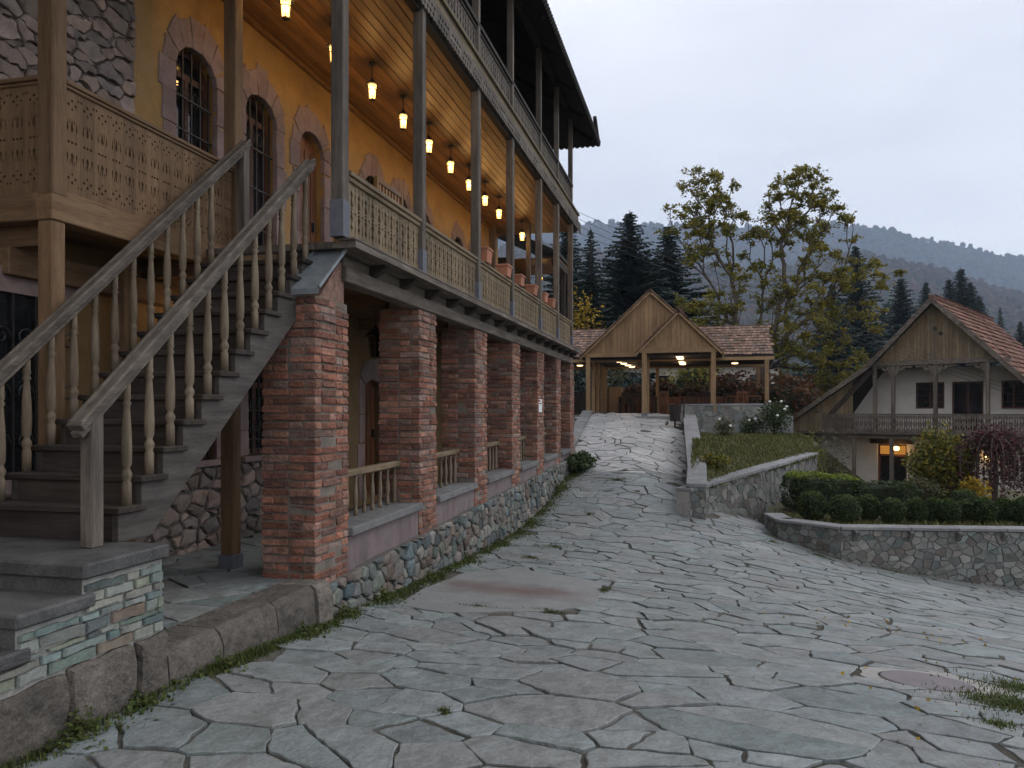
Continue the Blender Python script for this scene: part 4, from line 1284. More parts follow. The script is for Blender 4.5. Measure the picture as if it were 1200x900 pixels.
# underside of gallery and porch: boards and cross beams
x = XW
while x < XF - .2:
    x1 = min(x + .15, XF - .17)
    MB().box(x + .003, x1 - .003, 4.95 if x < -4.95 else 6.75, YB1, 1.50 - .002, 1.53).obj('soffit_board', T['tany'], house); x = x1
for k in range(7):
    y = PILLARS[k][0] + .3
    MB().box(XW, XF - .56, y - .06, y + .06, 1.33, 1.497).obj('cross_beam', T['tanx'], house)
MB().box(XW - .1, XW + .16, 4.9, 6.9, 1.08, 1.3).obj('wall_beam', T['tany'], house, bevel=.008)
MB().box(XW, XG - .2, 4.95, 5.07, 1.302, 1.496).obj('cross_beam', T['tanx'], house)
# paper notice on a pillar
mb = MB(); y5 = PILLARS[4][0]
mb.box(XF + .006, XF + .009, y5 + .08, y5 + .42, -.02, .26); o = mb.obj('notice', T['paper'])
tag(o, 'blank white paper notice fixed to a brick pillar', 'notice')

# ------------------------------------------------------------------ wooden stairs
SX0, SX1 = -4.66, -3.60
stair = thing('wooden_staircase', 'steep weathered wooden staircase with turned balusters rising to the balcony', 'staircase', (-4.1, 4.2, -.83))
NT = 13
RIS, RUN, Z1, Y1 = .184, .2092, -.61, 4.12
for k in range(NT):
    z = Z1 + RIS * k; y = Y1 + RUN * k
    if k < NT - 1:
        mb = MB(); mb.box(SX0 - .03, SX1 + .035, y - .03, y + .23, z - .042, z); mb.obj('tread', T['brownx'], stair, bevel=.007)
    mb = MB(); mb.box(SX0 + .02, SX1 - .045, y, y + .02, z - RIS if k else z - .22, z - .043); mb.obj('riser', T['brownx'], stair)
for sx in (SX0 + .03, SX1 - .02):
    pts_ = []
    for k in range(NT - 1):
        z = Z1 + RIS * k - .043; y = Y1 + RUN * k
        pts_ += [(y + .0, z), (y + RUN - .001, z)]
    poly = [(Y1, -.828)] + pts_ + [(Y1 + RUN * 12, Z1 + RIS * 11 - .3), (Y1 + .30, -.828)]
    me = plate('stringer', poly, [], .045, T['stringer'])
    inst('stringer', me, stair, wallM(sx))
BSP = [(.030, 0), (.030, .14), (.022, .155), (.033, .185), (.034, .20), (.022, .225), (.020, .235), (.031, .26), (.033, .36), (.029, .48), (.021, .60), (.019, .62), (.029, .64), (.019, .66), (.028, .675), (.024, .70), (.024, .80)]
SB = MB().lathe(BSP, 12).mesh('baluster', T['baluster'], smooth=True)
zr = lambda y: .03 + .875 * (y - 3.95)
for sx in (SX1 - .02, SX0 + .03):
    for k in range(NT - 1):
        z = Z1 + RIS * k; y = Y1 + RUN * k + .1
        h = zr(y) - .05 - z
        inst('baluster', SB, stair, frame_mat((sx, y, z), (1, 0, 0), (0, 1, 0), (0, 0, 1)) @ Matrix.Rotation(rng.uniform(0, 6), 4, 'Z') @ Matrix.Diagonal((1, 1, h / .80, 1)))
    ya, yb = (3.80, 6.62) if sx > -4 else (3.75, 7.12)
    hr = MB()
    hr.bar((sx, ya, zr(ya)), (sx, yb, zr(yb)), .115, .05); 
    hr.bar((sx, ya + .01, zr(ya) - .045), (sx, yb, zr(yb) - .045), .075, .045)
    hr.bar((sx + .04, ya, zr(ya) + .03), (sx + .04, yb, zr(yb) + .03), .03, .02); hr.bar((sx - .04, ya, zr(ya) + .03), (sx - .04, yb, zr(yb) + .03), .03, .02)
    hr.obj('handrail', T['greyy'], stair, bevel=.006)
    mb = MB(); mb.box(sx - .045, sx + .045, 3.88, 3.98, -.83, zr(3.93) - .03); mb.obj('newel_post', T['greyz'], stair, bevel=.008)
mb = MB(); mb.box(SX0 - .02, SX0 + .08, 7.0, 7.1, ZFL + .03, zr(7.05) - .02); mb.obj('newel_post', T['greyz'], stair, bevel=.008)

# ------------------------------------------------------------------ stone steps under the stairs
steps = thing('stone_steps', 'short flight of dark stone steps on a blue-green rubble base under the stairs', 'steps', (-4.2, 3.5, -1.7))
XR = -3.27
SL = [(3.5, 4.16, -.83, .085), (3.08, 3.56, -1.0, .075), (2.66, 3.14, -1.175, .075), (2.24, 2.72, -1.35, .075), (1.84, 2.30, -1.52, .075)]
for (ya, yb, z, t) in SL:
    mb = MB(); mb.box(-5.6, XR + .025, ya - .03, yb, z - t, z); mb.obj('step_slab', T['stepslab'], steps, bevel=.012)
core = MB()
core.prism([(4.13, -1.95), (4.13, -.917)] + [(3.5, -.917), (3.5, -1.077), (3.08, -1.077), (3.08, -1.252), (2.66, -1.252), (2.66, -1.427), (2.24, -1.427), (2.24, -1.597), (1.84, -1.597), (1.84, -1.95)], wallM(0), -5.6, XR - .021)
core.obj('step_core', T['stepslab'], steps)
core = MB()
core.prism([(4.13, -1.95), (4.13, -.917)] + [(3.5, -.917), (3.5, -1.077), (3.08, -1.077), (3.08, -1.252), (2.66, -1.252), (2.66, -1.427), (2.24, -1.427), (2.24, -1.597), (1.84, -1.597), (1.84, -1.95)], wallM(0), XR - .02, XR - .015)
core.obj('mortar_bed', T['palemortar'], steps)
fnS = lambda u, v, h: (XR - .015 + h, u, v)
def top_at(y):
    for (ya, yb, z, t) in SL:
        if y >= ya: return z - t - .005
    return -1.62
# flat-bedded courses
z = -1.36
while z < -.92:
    hc = rng.uniform(.032, .075)
    ok_ = [ya for (ya, yb, zs_, t) in SL if z + hc * .6 < zs_ - t]
    y = min(ok_) if ok_ else 4.2
    first = True
    while y < 4.12:
        L = rng.uniform(.09, .34); y2 = min(y + L, 4.125)
        tp = min(top_at(y + .01), top_at(y2 - .01))
        if z + hc * .7 < tp and y2 - y > .05:
            p = [(y + .007, z + .006), (y2 - .007, z + .006), (y2 - .007, min(z + hc, tp) - .006), (y + .007, min(z + hc, tp) - .006)]
            if p[2][1] - p[1][1] > .012:
                p = rough(p, .07, .007)
                mb = MB(); stone(mb, p, fnS, [(1, -.02), (1, .012), (.93, .024)], tilt=.1); mb.obj('stone', T['bluestone'], steps)
        y = y2
    z += hc
# big granite blocks at the foot
y = 1.9
for L in (.5, .42, .55, .5, .27):
    y2 = min(y + L, 4.14); yy = (y + y2) / 2
    zb = H(-3.2, yy) - .15; zt_ = min(-1.37 + .06 * mnoise.noise((yy * 3, 1, 1)), top_at(y + .02))
    p = rough([(y + .008, zb), (y2 - .008, zb), (y2 - .008, zt_), (y + .008, zt_)], .12, .016)
    mb = MB(); stone(mb, p, lambda u, v, h: (XR - .01 + h, u, v), [(1, -.02), (1, .02), (.93, .05), (.6, .06)], tilt=.05); mb.obj('granite_block', T['granite'], steps)
    y = y2
# back end of the steps towards the porch
fnB = lambda u, v, h: (u, 4.13 + h, v)

# ------------------------------------------------------------------ lanterns
def lantern_parts(root, loc, ztop, lit, s=1.0):
    x, y, z = loc       # bottom of the glass
    h = .24 * s
    mb = MB(); mb.tube([(x, y, z + h + .1 * s), (x, y, ztop - .01)], [.008, .008], 5); mb.lathe([(.045, -.025), (.05, 0)], 10, (x, y, ztop)); mb.obj('chain', T['iron'], root)
    mb = MB(); mb.lathe([(.12 * s, h), (.115 * s, h + .015), (.07 * s, h + .05 * s), (.03 * s, h + .09 * s), (.018 * s, h + .12 * s)], 8, (x, y, z)); mb.obj('lantern_roof', T['iron'], root)
    mb = MB()
    for k in range(6):
        a = 6.283 * k / 6
        mb.tube([(x + .058 * s * math.cos(a), y + .058 * s * math.sin(a), z), (x + .085 * s * math.cos(a), y + .085 * s * math.sin(a), z + h), (x + .13 * s * math.cos(a), y + .13 * s * math.sin(a), z + h - .012)], [.006, .006, .006], 4)
    mb.lathe([(.062 * s, -.012), (.062 * s, .0), (.05 * s, .0)], 6, (x, y, z)); mb.lathe([(.08 * s, h * .62), (.08 * s, h * .62 + .01)], 6, (x, y, z))
    mb.obj('cage', T['iron'], root)
    mb = MB()
    mb.v = []; 
    vs_ = []
    for zz, r in ((.004, .052), (h - .004, .078)):
        for k in range(6):
            a = 6.283 * k / 6; vs_.append((x + r * s * math.cos(a), y + r * s * math.sin(a), z + zz))
    mb.add(vs_, [(k, (k + 1) % 6, 6 + (k + 1) % 6, 6 + k) for k in range(6)])
    mb.obj('glass', T['glow'] if lit else T['glass'], root)
    if lit:
        mb = MB(); mb.lathe([(.012, 0), (.028, .03), (.03, .06), (.015, .1)], 8, (x, y, z + .07)); mb.obj('bulb', T['bulb'], root)
XL = -4.47
L0 = thing('hanging_lantern', 'lit iron lantern hanging from the honey-coloured plank ceiling of the balcony', 'lantern', (XL, 7.62, 4.38), 'lit lanterns in a row under the balcony ceiling')
lantern_parts(L0, (XL, 7.62, 4.34), ZCE - .003, True, .82)
LYS = [7.62 + 1.14 * k for k in range(11)]
ORD = ['first', 'second', 'third', 'fourth', 'fifth', 'sixth', 'seventh', 'eighth', 'ninth', 'tenth', 'eleventh', 'twelfth', 'thirteenth']
for k, y in enumerate(LYS):
    o = L0 if k == 0 else dup_tree(L0, Matrix.Translation((XL, y, 4.38)))
    o['label'] = 'lit iron lantern hanging from the balcony ceiling, %s in the row from the stairs' % ORD[k]
    point_light('lantern_light', (XL, y, 4.36), 12, .05, o)
L1 = thing('hanging_lantern', 'unlit black lantern hanging in the brick arcade', 'lantern', (-4.2, 9.8, .6))
lantern_parts(L1, (-4.2, 9.4, .72), 1.497, False, 1.15)
L2 = thing('hanging_lantern', 'lit lantern hanging under the stair landing in the porch', 'lantern', (-5.0, 6.9, .9))
lantern_parts(L2, (-5.0, 7.0, .85), 1.497, True, .9)
point_light('lantern_light', (-5.0, 7.0, .93), 5, .05, L2)

# terracotta planters on the rail
for k, y in enumerate((11.45, 12.7, 13.7, 14.85, 15.9, 16.75)):
    pl = thing('flower_pot', 'terracotta flower box on the balcony rail, %s in the row from the stairs' % ORD[k], 'flower pot', (XB, y, ZRL), 'terracotta pots along the balcony rail')
    mb = MB(); hh = .19 if k else .22
    a, b_ = .085, .105
    mb.add([(XB + sx * (a if q == 0 else b_), y + sy * (.12 if q == 0 else .15), ZRL + .002 + (0 if q == 0 else hh)) for q in (0, 1) for sx, sy in ((-1, -1), (1, -1), (1, 1), (-1, 1))],
           [(0, 3, 2, 1), (4, 5, 6, 7), (0, 1, 5, 4), (1, 2, 6, 5), (2, 3, 7, 6), (3, 0, 4, 7)])
    mb.obj('pot', T['terracotta'], pl, bevel=.008)
    mb = MB(); mb.box(XB - .115, XB + .115, y - .16, y + .16, ZRL + hh - .025, ZRL + hh + .012); mb.obj('rim', T['terracotta'], pl, bevel=.006)
# slatted armchair on the balcony
ch = thing('armchair', 'slat-backed wooden armchair behind the balcony railing', 'chair', (-3.85, 8.44, ZFL))
for yy in (8.08, 8.80):
    MB().box(-3.62, -3.57, yy - .025, yy + .025, ZFL + .001, 2.66).obj('leg', T['honeyz'], ch, bevel=.006)
    MB().box(-4.12, -4.07, yy - .025, yy + .025, ZFL + .001, 2.2).obj('leg', T['honeyz'], ch, bevel=.006)
    MB().box(-4.12, -3.623, yy - .03, yy + .03, 2.202, 2.23).obj('armrest', T['honeyx'], ch, bevel=.006)
MB().box(-4.1, -3.623, 8.1, 8.78, 2.0, 2.03).obj('seat', T['honeyy'], ch, bevel=.006)
MB().box(-3.615, -3.575, 8.106, 8.774, 2.60, 2.66).obj('top_rail', T['honeyy'], ch, bevel=.006)
for k in range(7):
    y = 8.17 + k * .09
    MB().box(-3.605, -3.585, y - .022, y + .022, 2.031, 2.598).obj('slat', T['honeyz'], ch)

# ------------------------------------------------------------------ timber annex behind the end of the balcony
an = thing('timber_annex', 'dark timber gallery building behind the far end of the balcony', 'building', (-5.4, 23, -1.2))
MB().box(-8, -5.1, 22.2, 24.5, -1.7, 1.5).obj('wall', T['browny'], an)
MB().box(-8, -5.6, 22.2, 24.5, 1.56, 4.6).obj('wall', T['browny'], an)
MB().box(-8, -4.1, 22.0, 24.5, 1.502, 1.558).obj('floor', T['browny'], an)
for y in (22.15, 23.3, 24.35):
    MB().box(-4.25, -4.13, y, y + .12, 1.56, 4.25).obj('post', T['browny'], an)
MB().box(-4.28, -4.1, 22.0, 24.5, 4.252, 4.45).obj('beam', T['browny'], an)
MB().box(-5.6, -4.1, 22.0, 24.5, 4.452, 4.5).obj('ceiling', T['honeyy'], an)
MB().box(-4.22, -4.16, 22.0, 24.5, 2.25, 2.33).obj('rail', T['browny'], an)
for k in range(13):
    MB().box(-4.21, -4.17, 22.3 + k * .165, 22.36 + k * .165, 1.56, 2.248).obj('rail_bar', T['browny'], an)
mb = MB(); mb.prism([(-4.05, 4.62), (-8.2, 6.6), (-8.2, 6.5), (-4.05, 4.52)], frame_mat((0, 0, 0), (1, 0, 0), (0, 0, 1), (0, -1, 0)), -24.7, -21.8); mb.obj('roof', T['darkroof'], an)
L3 = thing('hanging_lantern', 'lit lantern hanging in the dark timber annex', 'lantern', (-4.9, 23.6, 3.9))
lantern_parts(L3, (-4.9, 23.2, 3.85), 4.45, True, 1.2)
point_light('lantern_light', (-4.9, 23.2, 3.95), 14, .05, L3)

# ------------------------------------------------------------------ roof covering: overlapping courses of tiles or shingles
def roof_cover(parent, O, U, V, poly, tw, tl, mat, name, lift=.03):
    """courses on the plane O + u*U + v*V (V up the slope); poly in (u,v) limits them"""
    O, U, V = Vector(O), Vector(U).normalized(), Vector(V).normalized()
    Nn = U.cross(V).normalized()
    us = [p[0] for p in poly]; vv = [p[1] for p in poly]
    mb = MB(); v = min(vv); row = 0
    while v < max(vv) - .02:
        u = min(us) - (tw * .5 if row % 2 else 0)
        while u < max(us):
            w_ = tw * rng.uniform(.85, 1.1)
            cu, cv = u + w_ / 2, v + tl * .5
            if inpoly(cu, min(cv, max(vv) - .01), poly):
                a, b = u + .006, u + w_ - .006
                j = rng.uniform(-.02, .02) * tl * 2; hh = lift * rng.uniform(.7, 1.5)
                q = [O + U * a + V * (v + j) + Nn * hh, O + U * b + V * (v + j) + Nn * (hh * rng.uniform(.8, 1.2)), O + U * b + V * (v + tl * 1.1) + Nn * .006, O + U * a + V * (v + tl * 1.1) + Nn * .006]
                q2 = [q[0] - Nn * .022, q[1] - Nn * .022]
                mb.add(q + q2, [(0, 1, 2, 3), (4, 5, 1, 0), (0, 3, 4), (1, 5, 2)])
            u += w_
        v += tl; row += 1
    return mb.obj(name, mat, parent, kind='stuff')

# ------------------------------------------------------------------ open pavilion at the top of the path
ZP = -.16
pav = thing('pavilion', 'open timber pavilion with two front gables and shingled roof', 'pavilion', (-1.5, 29, ZP))
MB().box(-9, 3.0, 27.9, 34.5, ZP - .6, ZP).obj('floor', T['coping'], pav)
MB().box(-2.2, -.62, 26.1, 27.85, ZP - .5, ZP - .002).obj('floor', T['coping'], pav, bevel=.01)
MB().box(-.618, .6, 26.85, 27.85, ZP - .5, ZP - .004).obj('floor', T['coping'], pav)
def gable(x0, x1, xa, za, zb, y, yback, planks=True):
    """board gable standing on a tie beam, with bargeboards and two shingled slopes running back"""
    M = frame_mat((0, y, 0), (1, 0, 0), (0, 0, 1), (0, -1, 0))
    n = int((x1 - x0) / .14)
    for k in range(n):
        a, b = x0 + (x1 - x0) * k / n, x0 + (x1 - x0) * (k + 1) / n
        f = lambda x: zb + (za - zb) * ((x - x0) / (xa - x0) if x < xa else (x1 - x) / (x1 - xa))
        poly = [(a + .003, zb), (b - .003, zb), (b - .003, f(b) - .03)] + ([(xa, za - .03)] if a < xa < b else []) + [(a + .003, f(a) - .03)]
        mb = MB(); mb.prism(poly, M, -.01, .012); mb.obj('gable_plank', T['pavz'], pav)
    mb = MB(); mb.box(x0 - .05, x1 + .05, y - .08, y + .08, zb - .16, zb - .002); mb.obj('tie_beam', T['pavx'], pav, bevel=.008)
    for (xe, s) in ((x0, -1), (x1, 1)):
        sl = (za - zb) / (xa - xe)
        xo = xe + s * .22; zo = zb + (xo - xe) * sl
        mb = MB(); mb.bar((xa + s * .0, y - .13, za + .02), (xo, y - .13, zo + .02), .035, .13, up=(0, 0, 1)); mb.obj('bargeboard', T['pavx'], pav)
        mb = MB()
        mb.add([(xa, y - .16, za + .03), (xo, y - .16, zo + .03), (xo, yback, zo + .03), (xa, yback, za + .03), (xa, y - .16, za + .07), (xo, y - .16, zo + .07), (xo, yback, zo + .07), (xa, yback, za + .07)],
               [(0, 1, 2, 3), (7, 6, 5, 4), (0, 4, 5, 1), (1, 5, 6, 2), (2, 6, 7, 3), (3, 7, 4, 0)])
        r = mb.obj('roof', T['browny'], pav)
        V_ = Vector((xa - xo, 0, za - zo)); L = V_.length
        if s > 0: roof_cover(r, (xo, y - .16, zo + .075), (0, 1, 0), V_, [(0, 0), (yback - y + .16, 0), (yback - y + .16, L), (0, L)], .16, .22, T['shingle'], 'shingles')
        else: roof_cover(r, (xo, yback, zo + .075), (0, -1, 0), V_, [(0, 0), (yback - y + .16, 0), (yback - y + .16, L), (0, L)], .16, .22, T['shingle'], 'shingles')
gable(-4.2, .5, -1.85, 4.32, 2.14, 28.2, 31.2)
gable(-2.02, .42, -.80, 3.32, 2.12, 26.3, 30.0)
# long shingled roof
XPA, XPB = -9.0, 2.45
mb = MB()
mb.add([(XPA, 28.7, 2.02), (XPB, 28.7, 2.02), (XPB, 31.0, 3.28), (XPA, 31.0, 3.28), (XPA, 33.6, 2.02), (XPB, 33.6, 2.02)] + [(XPA, 28.7, 1.96), (XPB, 28.7, 1.96), (XPB, 31.0, 3.22), (XPA, 31.0, 3.22), (XPA, 33.6, 1.96), (XPB, 33.6, 1.96)],
       [(0, 1, 2, 3), (3, 2, 5, 4), (9, 8, 7, 6), (10, 11, 8, 9), (0, 6, 7, 1), (1, 7, 8, 2), (2, 8, 11, 5), (5, 11, 10, 4), (4, 10, 9, 3), (3, 9, 6, 0)])
r = mb.obj('roof', T['brownx'], pav)
roof_cover(r, (XPA, 28.66, 2.03), (1, 0, 0), (0, 2.3, 1.26), [(0, 0), (XPB - XPA, 0), (XPB - XPA, 2.62), (0, 2.62)], .15, .24, T['shingle'], 'shingles')
mb = MB(); mb.box(XPA, XPB + .03, 30.93, 31.07, 3.28, 3.33); mb.obj('ridge_board', T['shingle'], r)
MB().box(XPA, XPB, 28.68, 28.8, 1.84, 1.955).obj('eave_beam', T['pavx'], pav)
MB().box(XPA, XPB, 33.3, 33.42, 1.84, 1.955).obj('eave_beam', T['pavx'], pav)
MB().box(-4.03, .25, 28.3, 33.25, 1.90, 1.93).obj('ceiling', T['browny'], pav)
MB().box(-1.84, .24, 26.4, 28.1, 1.90, 1.93).obj('ceiling', T['browny'], pav)
for (x, y, z, wd) in ((-4.12, 28.2, 1.975, .15), (-4.12, 29.6, 1.95, .13), (-4.12, 30.9, 1.95, .13), (-4.12, 32.2, 1.95, .13), (-4.12, 33.35, 1.84, .13), (-1.93, 26.3, 1.955, .16), (-1.93, 27.6, 1.95, .15), (.33, 26.3, 1.955, .16), (.33, 28.2, 1.975, .15), (.3, 33.35, 1.84, .13),
                   (-1.9, 33.35, 1.84, .13), (2.2, 28.75, 1.84, .14), (2.2, 33.35, 1.84, .13), (-7.5, 28.75, 1.84, .14)):
    zz = ZP if y > 27.7 else ZP - .002
    p = MB().box(x - wd / 2, x + wd / 2, y - wd / 2, y + wd / 2, zz, z).obj('post', T['pavz'], pav, bevel=.008)
    MB().box(x - wd / 2 - .02, x + wd / 2 + .02, y - wd / 2 - .02, y + wd / 2 + .02, zz + .001, zz + .12).obj('post_base', T['coping'], p)
# ceiling lamps
lampz = 1.96
for i, (x, y, z) in enumerate([(-3.05, 28.9, 1.885), (-3.0, 30.1, 1.885), (-2.95, 31.3, 1.885), (-2.9, 32.5, 1.885), (-4.9, 31.2, 1.9), (-.78, 26.9, 1.885), (-.78, 27.8, 1.885), (-.78, 28.9, 1.885), (-.78, 30.0, 1.885), (-.78, 31.0, 1.885), (1.2, 31.2, 1.9)]):
    lab = ('round lit ceiling lamp under the large pavilion gable, %s from its front' % ORD[i]) if i < 4 else 'round lit lamp under the dark-fenced end of the pavilion roof' if i == 4 else ('round lit ceiling lamp behind the small front gable, %s from its front' % ORD[i - 5]) if i < 10 else 'round lit lamp under the pavilion roof end by the autumn tree'
    t = thing('ceiling_lamp', lab, 'lamp', (x, y, z), 'round lamps under the pavilion roof')
    MB().lathe([(.13, -.012), (.135, 0), (.135, .012)], 16, (x, y, z)).obj('housing', T['paper'], t)
    MB().lathe([(.02, -.055), (.09, -.05), (.125, -.03), (.13, -.013)], 16, (x, y, z)).obj('diffuser', T['disc'], t, smooth=True)
    if i in (1, 3, 6, 9): point_light('lamp_light', (x, y, z - .12), 5, .1, t, (1, .68, .36))
for x in (-4.9, 1.2):
    MB().box(x - .05, x + .05, 28.85, 33.28, 1.912, 1.958).obj('lamp_beam', T['pavy'], pav)
# back wall, dark boards on the left, cabinet
MB().box(-9, -4.3, 33.5, 33.6, ZP, .85).obj('back_fence', T['brownz'], pav)
MB().box(-4.2, 2.6, 33.5, 33.62, ZP, .62).obj('back_fence', T['doorwood'], pav)
cab = thing('cabinet', 'tall tan wooden cabinet standing inside the pavilion', 'cabinet', (-3.55, 32.6, ZP))
MB().box(-3.85, -3.3, 32.35, 32.85, ZP + .001, 1.02).obj('body', T['pavz'], cab, bevel=.01)
MB().box(-3.83, -3.32, 32.33, 32.348, .42, 1.0).obj('door', T['pavz'], cab, bevel=.004)
MB().box(-3.83, -3.32, 32.33, 32.348, ZP + .05, .38).obj('door', T['pavz'], cab, bevel=.004)
def chair(x, y, rot, label, group, mat=('brownz', 'browny')):
    c = thing('chair', label, 'chair', (x, y, ZP), group)
    M = Matrix.Translation((x, y, ZP)) @ Matrix.Rotation(rot, 4, 'Z')
    m1, m2 = T[mat[0]], T[mat[1]]
    for sx in (-.19, .19):
        MB().box(sx - .02, sx + .02, -.2, -.16, .001, .43, M=M).obj('leg', m1, c)
        MB().box(sx - .02, sx + .02, .16, .2, .001, .92, M=M).obj('leg', m1, c)
    MB().box(-.22, .22, -.22, .22, .431, .465, M=M).obj('seat', m2, c)
    MB().box(-.168, .168, .165, .195, .84, .92, M=M).obj('back_rail', m1, c)
    for k in range(4): MB().box(-.13 + k * .087 - .02, -.13 + k * .087 + .02, .172, .188, .467, .838, M=M).obj('slat', m1, c)
def table(x, y, lx, ly, label, group):
    t = thing('table', label, 'table', (x, y, ZP), group)
    MB().box(x - lx / 2, x + lx / 2, y - ly / 2, y + ly / 2, ZP + .72, ZP + .765).obj('table_top', T['doorwood'], t, bevel=.006)
    for sx in (-1, 1):
        for sy in (-1, 1):
            MB().box(x + sx * (lx / 2 - .08) - .03, x + sx * (lx / 2 - .08) + .03, y + sy * (ly / 2 - .08) - .03, y + sy * (ly / 2 - .08) + .03, ZP + .001, ZP + .719).obj('leg', T['brownz'], t)
g1 = 'dark chairs in the pavilion'
for i_, (x, y, r_) in enumerate(((-3.0, 31.0, 0), (-2.55, 31.0, 0.1), (-2.15, 31.1, 0), (-3.0, 32.9, 3.1), (-2.4, 32.9, 3.2), (.1, 31.2, 0), (-.4, 31.1, .1), (1.0, 32.7, 3.1))):
    chair(x, y, r_, ('dark slat-backed chair at the table by the cabinet, %s from the cabinet' % ORD[i_]) if i_ < 3 else ('dark chair behind the table by the cabinet, %s from the cabinet' % ORD[i_ - 3]) if i_ < 5 else ('dark chair before the middle pavilion table, %s from the terrace wall' % ORD[i_ - 5]) if i_ < 7 else 'dark chair at the back fence near the open pavilion end', g1)
chair(-1.35, 29.6, 2.6, 'reddish wooden chair standing alone by the pavilion entrance', None, ('doorwood', 'doorwood'))
chair(1.45, 30.2, 3.0, 'reddish wooden chair behind the low terrace wall of the pavilion', None, ('doorwood', 'doorwood'))
table(-2.6, 31.9, 1.6, .8, 'long dark wooden table beside the tan cabinet in the pavilion', None)
table(-.2, 31.95, 1.4, .8, 'long dark wooden table in the middle of the pavilion', None)
table(1.5, 31.0, 1.2, .8, 'dark wooden table at the open end of the pavilion', None)

# ------------------------------------------------------------------ planter walls
def wall_run(name, label, pts, tops, foot, thick, mat, sx, sy, limit, coping=True, cop_t=.075, over=.05, amp=.012, mortar='palemortar', stones_face=1):
    """stone wall along a polyline; tops: z of the wall top at each point; foot(x,y): z of the ground in front. Front is on the right of the run when stones_face=1"""
    t = thing(name, label, 'wall', (pts[0][0], pts[0][1], foot(*pts[0])))
    total = 0
    for k in range(len(pts) - 1):
        p, q = Vector((*pts[k], 0)), Vector((*pts[k + 1], 0))
        d = (q - p); L = d.length; d.normalize(); nrm = Vector((d.y, -d.x, 0)) * stones_face
        zt = lambda u: tops[k] + (tops[k + 1] - tops[k]) * u / L
        ct = cop_t if coping else 0
        mb = MB(); NS = max(2, int(L / .6))
        vs_ = []
        for i in range(NS + 1):
            u = L * i / NS; b = p + d * u
            zf = min(foot(b.x + nrm.x * .1, b.y + nrm.y * .1), foot(b.x, b.y)) - .3
            a = b - nrm * thick
            vs_ += [(b.x, b.y, zf), (b.x, b.y, zt(u) - ct), (a.x, a.y, zt(u) - ct), (a.x, a.y, zf)]
        fs = []
        for i in range(NS):
            for m in range(4):
                a_, b_ = i * 4 + m, i * 4 + (m + 1) % 4
                fs.append((a_, a_ + 4, b_ + 4, b_) if stones_face > 0 else (a_, b_, b_ + 4, a_ + 4))
        fs += [(0, 1, 2, 3), (NS * 4 + 3, NS * 4 + 2, NS * 4 + 1, NS * 4)]
        mb.add(vs_, fs); mb.obj('wall_core', T[mortar], t)
        zmin = min(foot(p.x, p.y), foot(q.x, q.y)) - .15; zmax = max(tops[k], tops[k + 1])
        sl = (tops[k + 1] - tops[k]) / L
        cl = stone_cells(0, L, zmin, zmax, sx, sy, jit=.44, wvar=.6, gap=.005, clips=[(-sl, 1, tops[k] - ct - .005)])
        def fn(u, v, h, p=p, d=d, nrm=nrm):
            b = p + d * u + nrm * h; return (b.x, b.y, v)
        cl = [c for c in cl if centroid(c)[1] > foot(*(fn(*centroid(c), .1)[:2])) - .08]
        if stones_face < 0: cl = [list(reversed(c)) for c in cl]
        stone_wall(t, cl, fn, T[mat], .022, limit, round_=False, amp=amp, step=.1)
        if coping:
            u = 0
            while u < L - .05:
                l = min(rng.uniform(.8, 1.25), L - u)
                if L - (u + l) < .3: l = L - u
                a0, a1 = p + d * (u + .004), p + d * (u + l - .004)
                vs_ = []
                for zz in (-ct, 0):
                    for (b, uu, sd) in ((a0, u, over), (a1, u + l, over), (a1, u + l, -thick - .02), (a0, u, -thick - .02)):
                        vs_.append((b.x + nrm.x * sd, b.y + nrm.y * sd, zt(uu) + zz))
                mb = MB(); mb.add(vs_, [(0, 3, 2, 1), (4, 5, 6, 7), (0, 1, 5, 4), (1, 2, 6, 5), (2, 3, 7, 6), (3, 0, 4, 7)] if stones_face < 0 else [(0, 1, 2, 3), (7, 6, 5, 4), (0, 4, 5, 1), (1, 5, 6, 2), (2, 6, 7, 3), (3, 7, 4, 0)])
                mb.obj('coping_slab', T['coping'], t, bevel=.008); u += l
    return t
Hf = lambda x, y: H(x, y)
# slanting front wall of the flower bed (rises away from the path)
zc0, zc1 = -1.56, -1.13
PM = PC.lerp(PE, .45)
wall_run('planter_wall', 'curving grey stone retaining wall of the flower bed with sloping coping', [(PC.x, PC.y), (PM.x + .12, PM.y - .05), (PE.x, PE.y)], [zc0, -1.32, zc1], Hf, .30, 'planter_stone', .2, .17, 150)
# wall along the path
side0 = PC + Vector((0, .32, 0))
sm = Vector((PC.x - .02, PC.y + 1.6, 0)); 
wall_run('planter_wall', 'low stone wall with dark slab coping along the right edge of the path', [(PT.x - .02, PT.y), (sm.x + (PT.x - sm.x) * .0, sm.y), (PC.x - .02, PC.y + .06)], [-.10, -1.22, -1.46], Hf, .34, 'planter_stone', .26, .19, 60, mortar='midmortar')
pw = [o for o in bpy.data.objects if o.name.startswith('planter_wall') and 'low stone wall' in o.get('label', '')][0]
stone_wall(pw, stone_cells(0, .34, -2.25, -1.545, .16, .13, gap=.005), lambda u, v, h: (PC.x - .02 + u, PC.y + .055 - h, v), T['planter_stone'], .02, 30, round_=False)
# terrace wall under the pavilion
TR = W(903, 508, 25.7)
wall_run('terrace_wall', 'pale rubble terrace wall in front of the pavilion', [(PT.x - .05, PT.y - .0), (TR.x, TR.y)], [.24, .26], lambda x, y: -.85, .4, 'planter_stone', .24, .18, 90, cop_t=.06, over=.03)
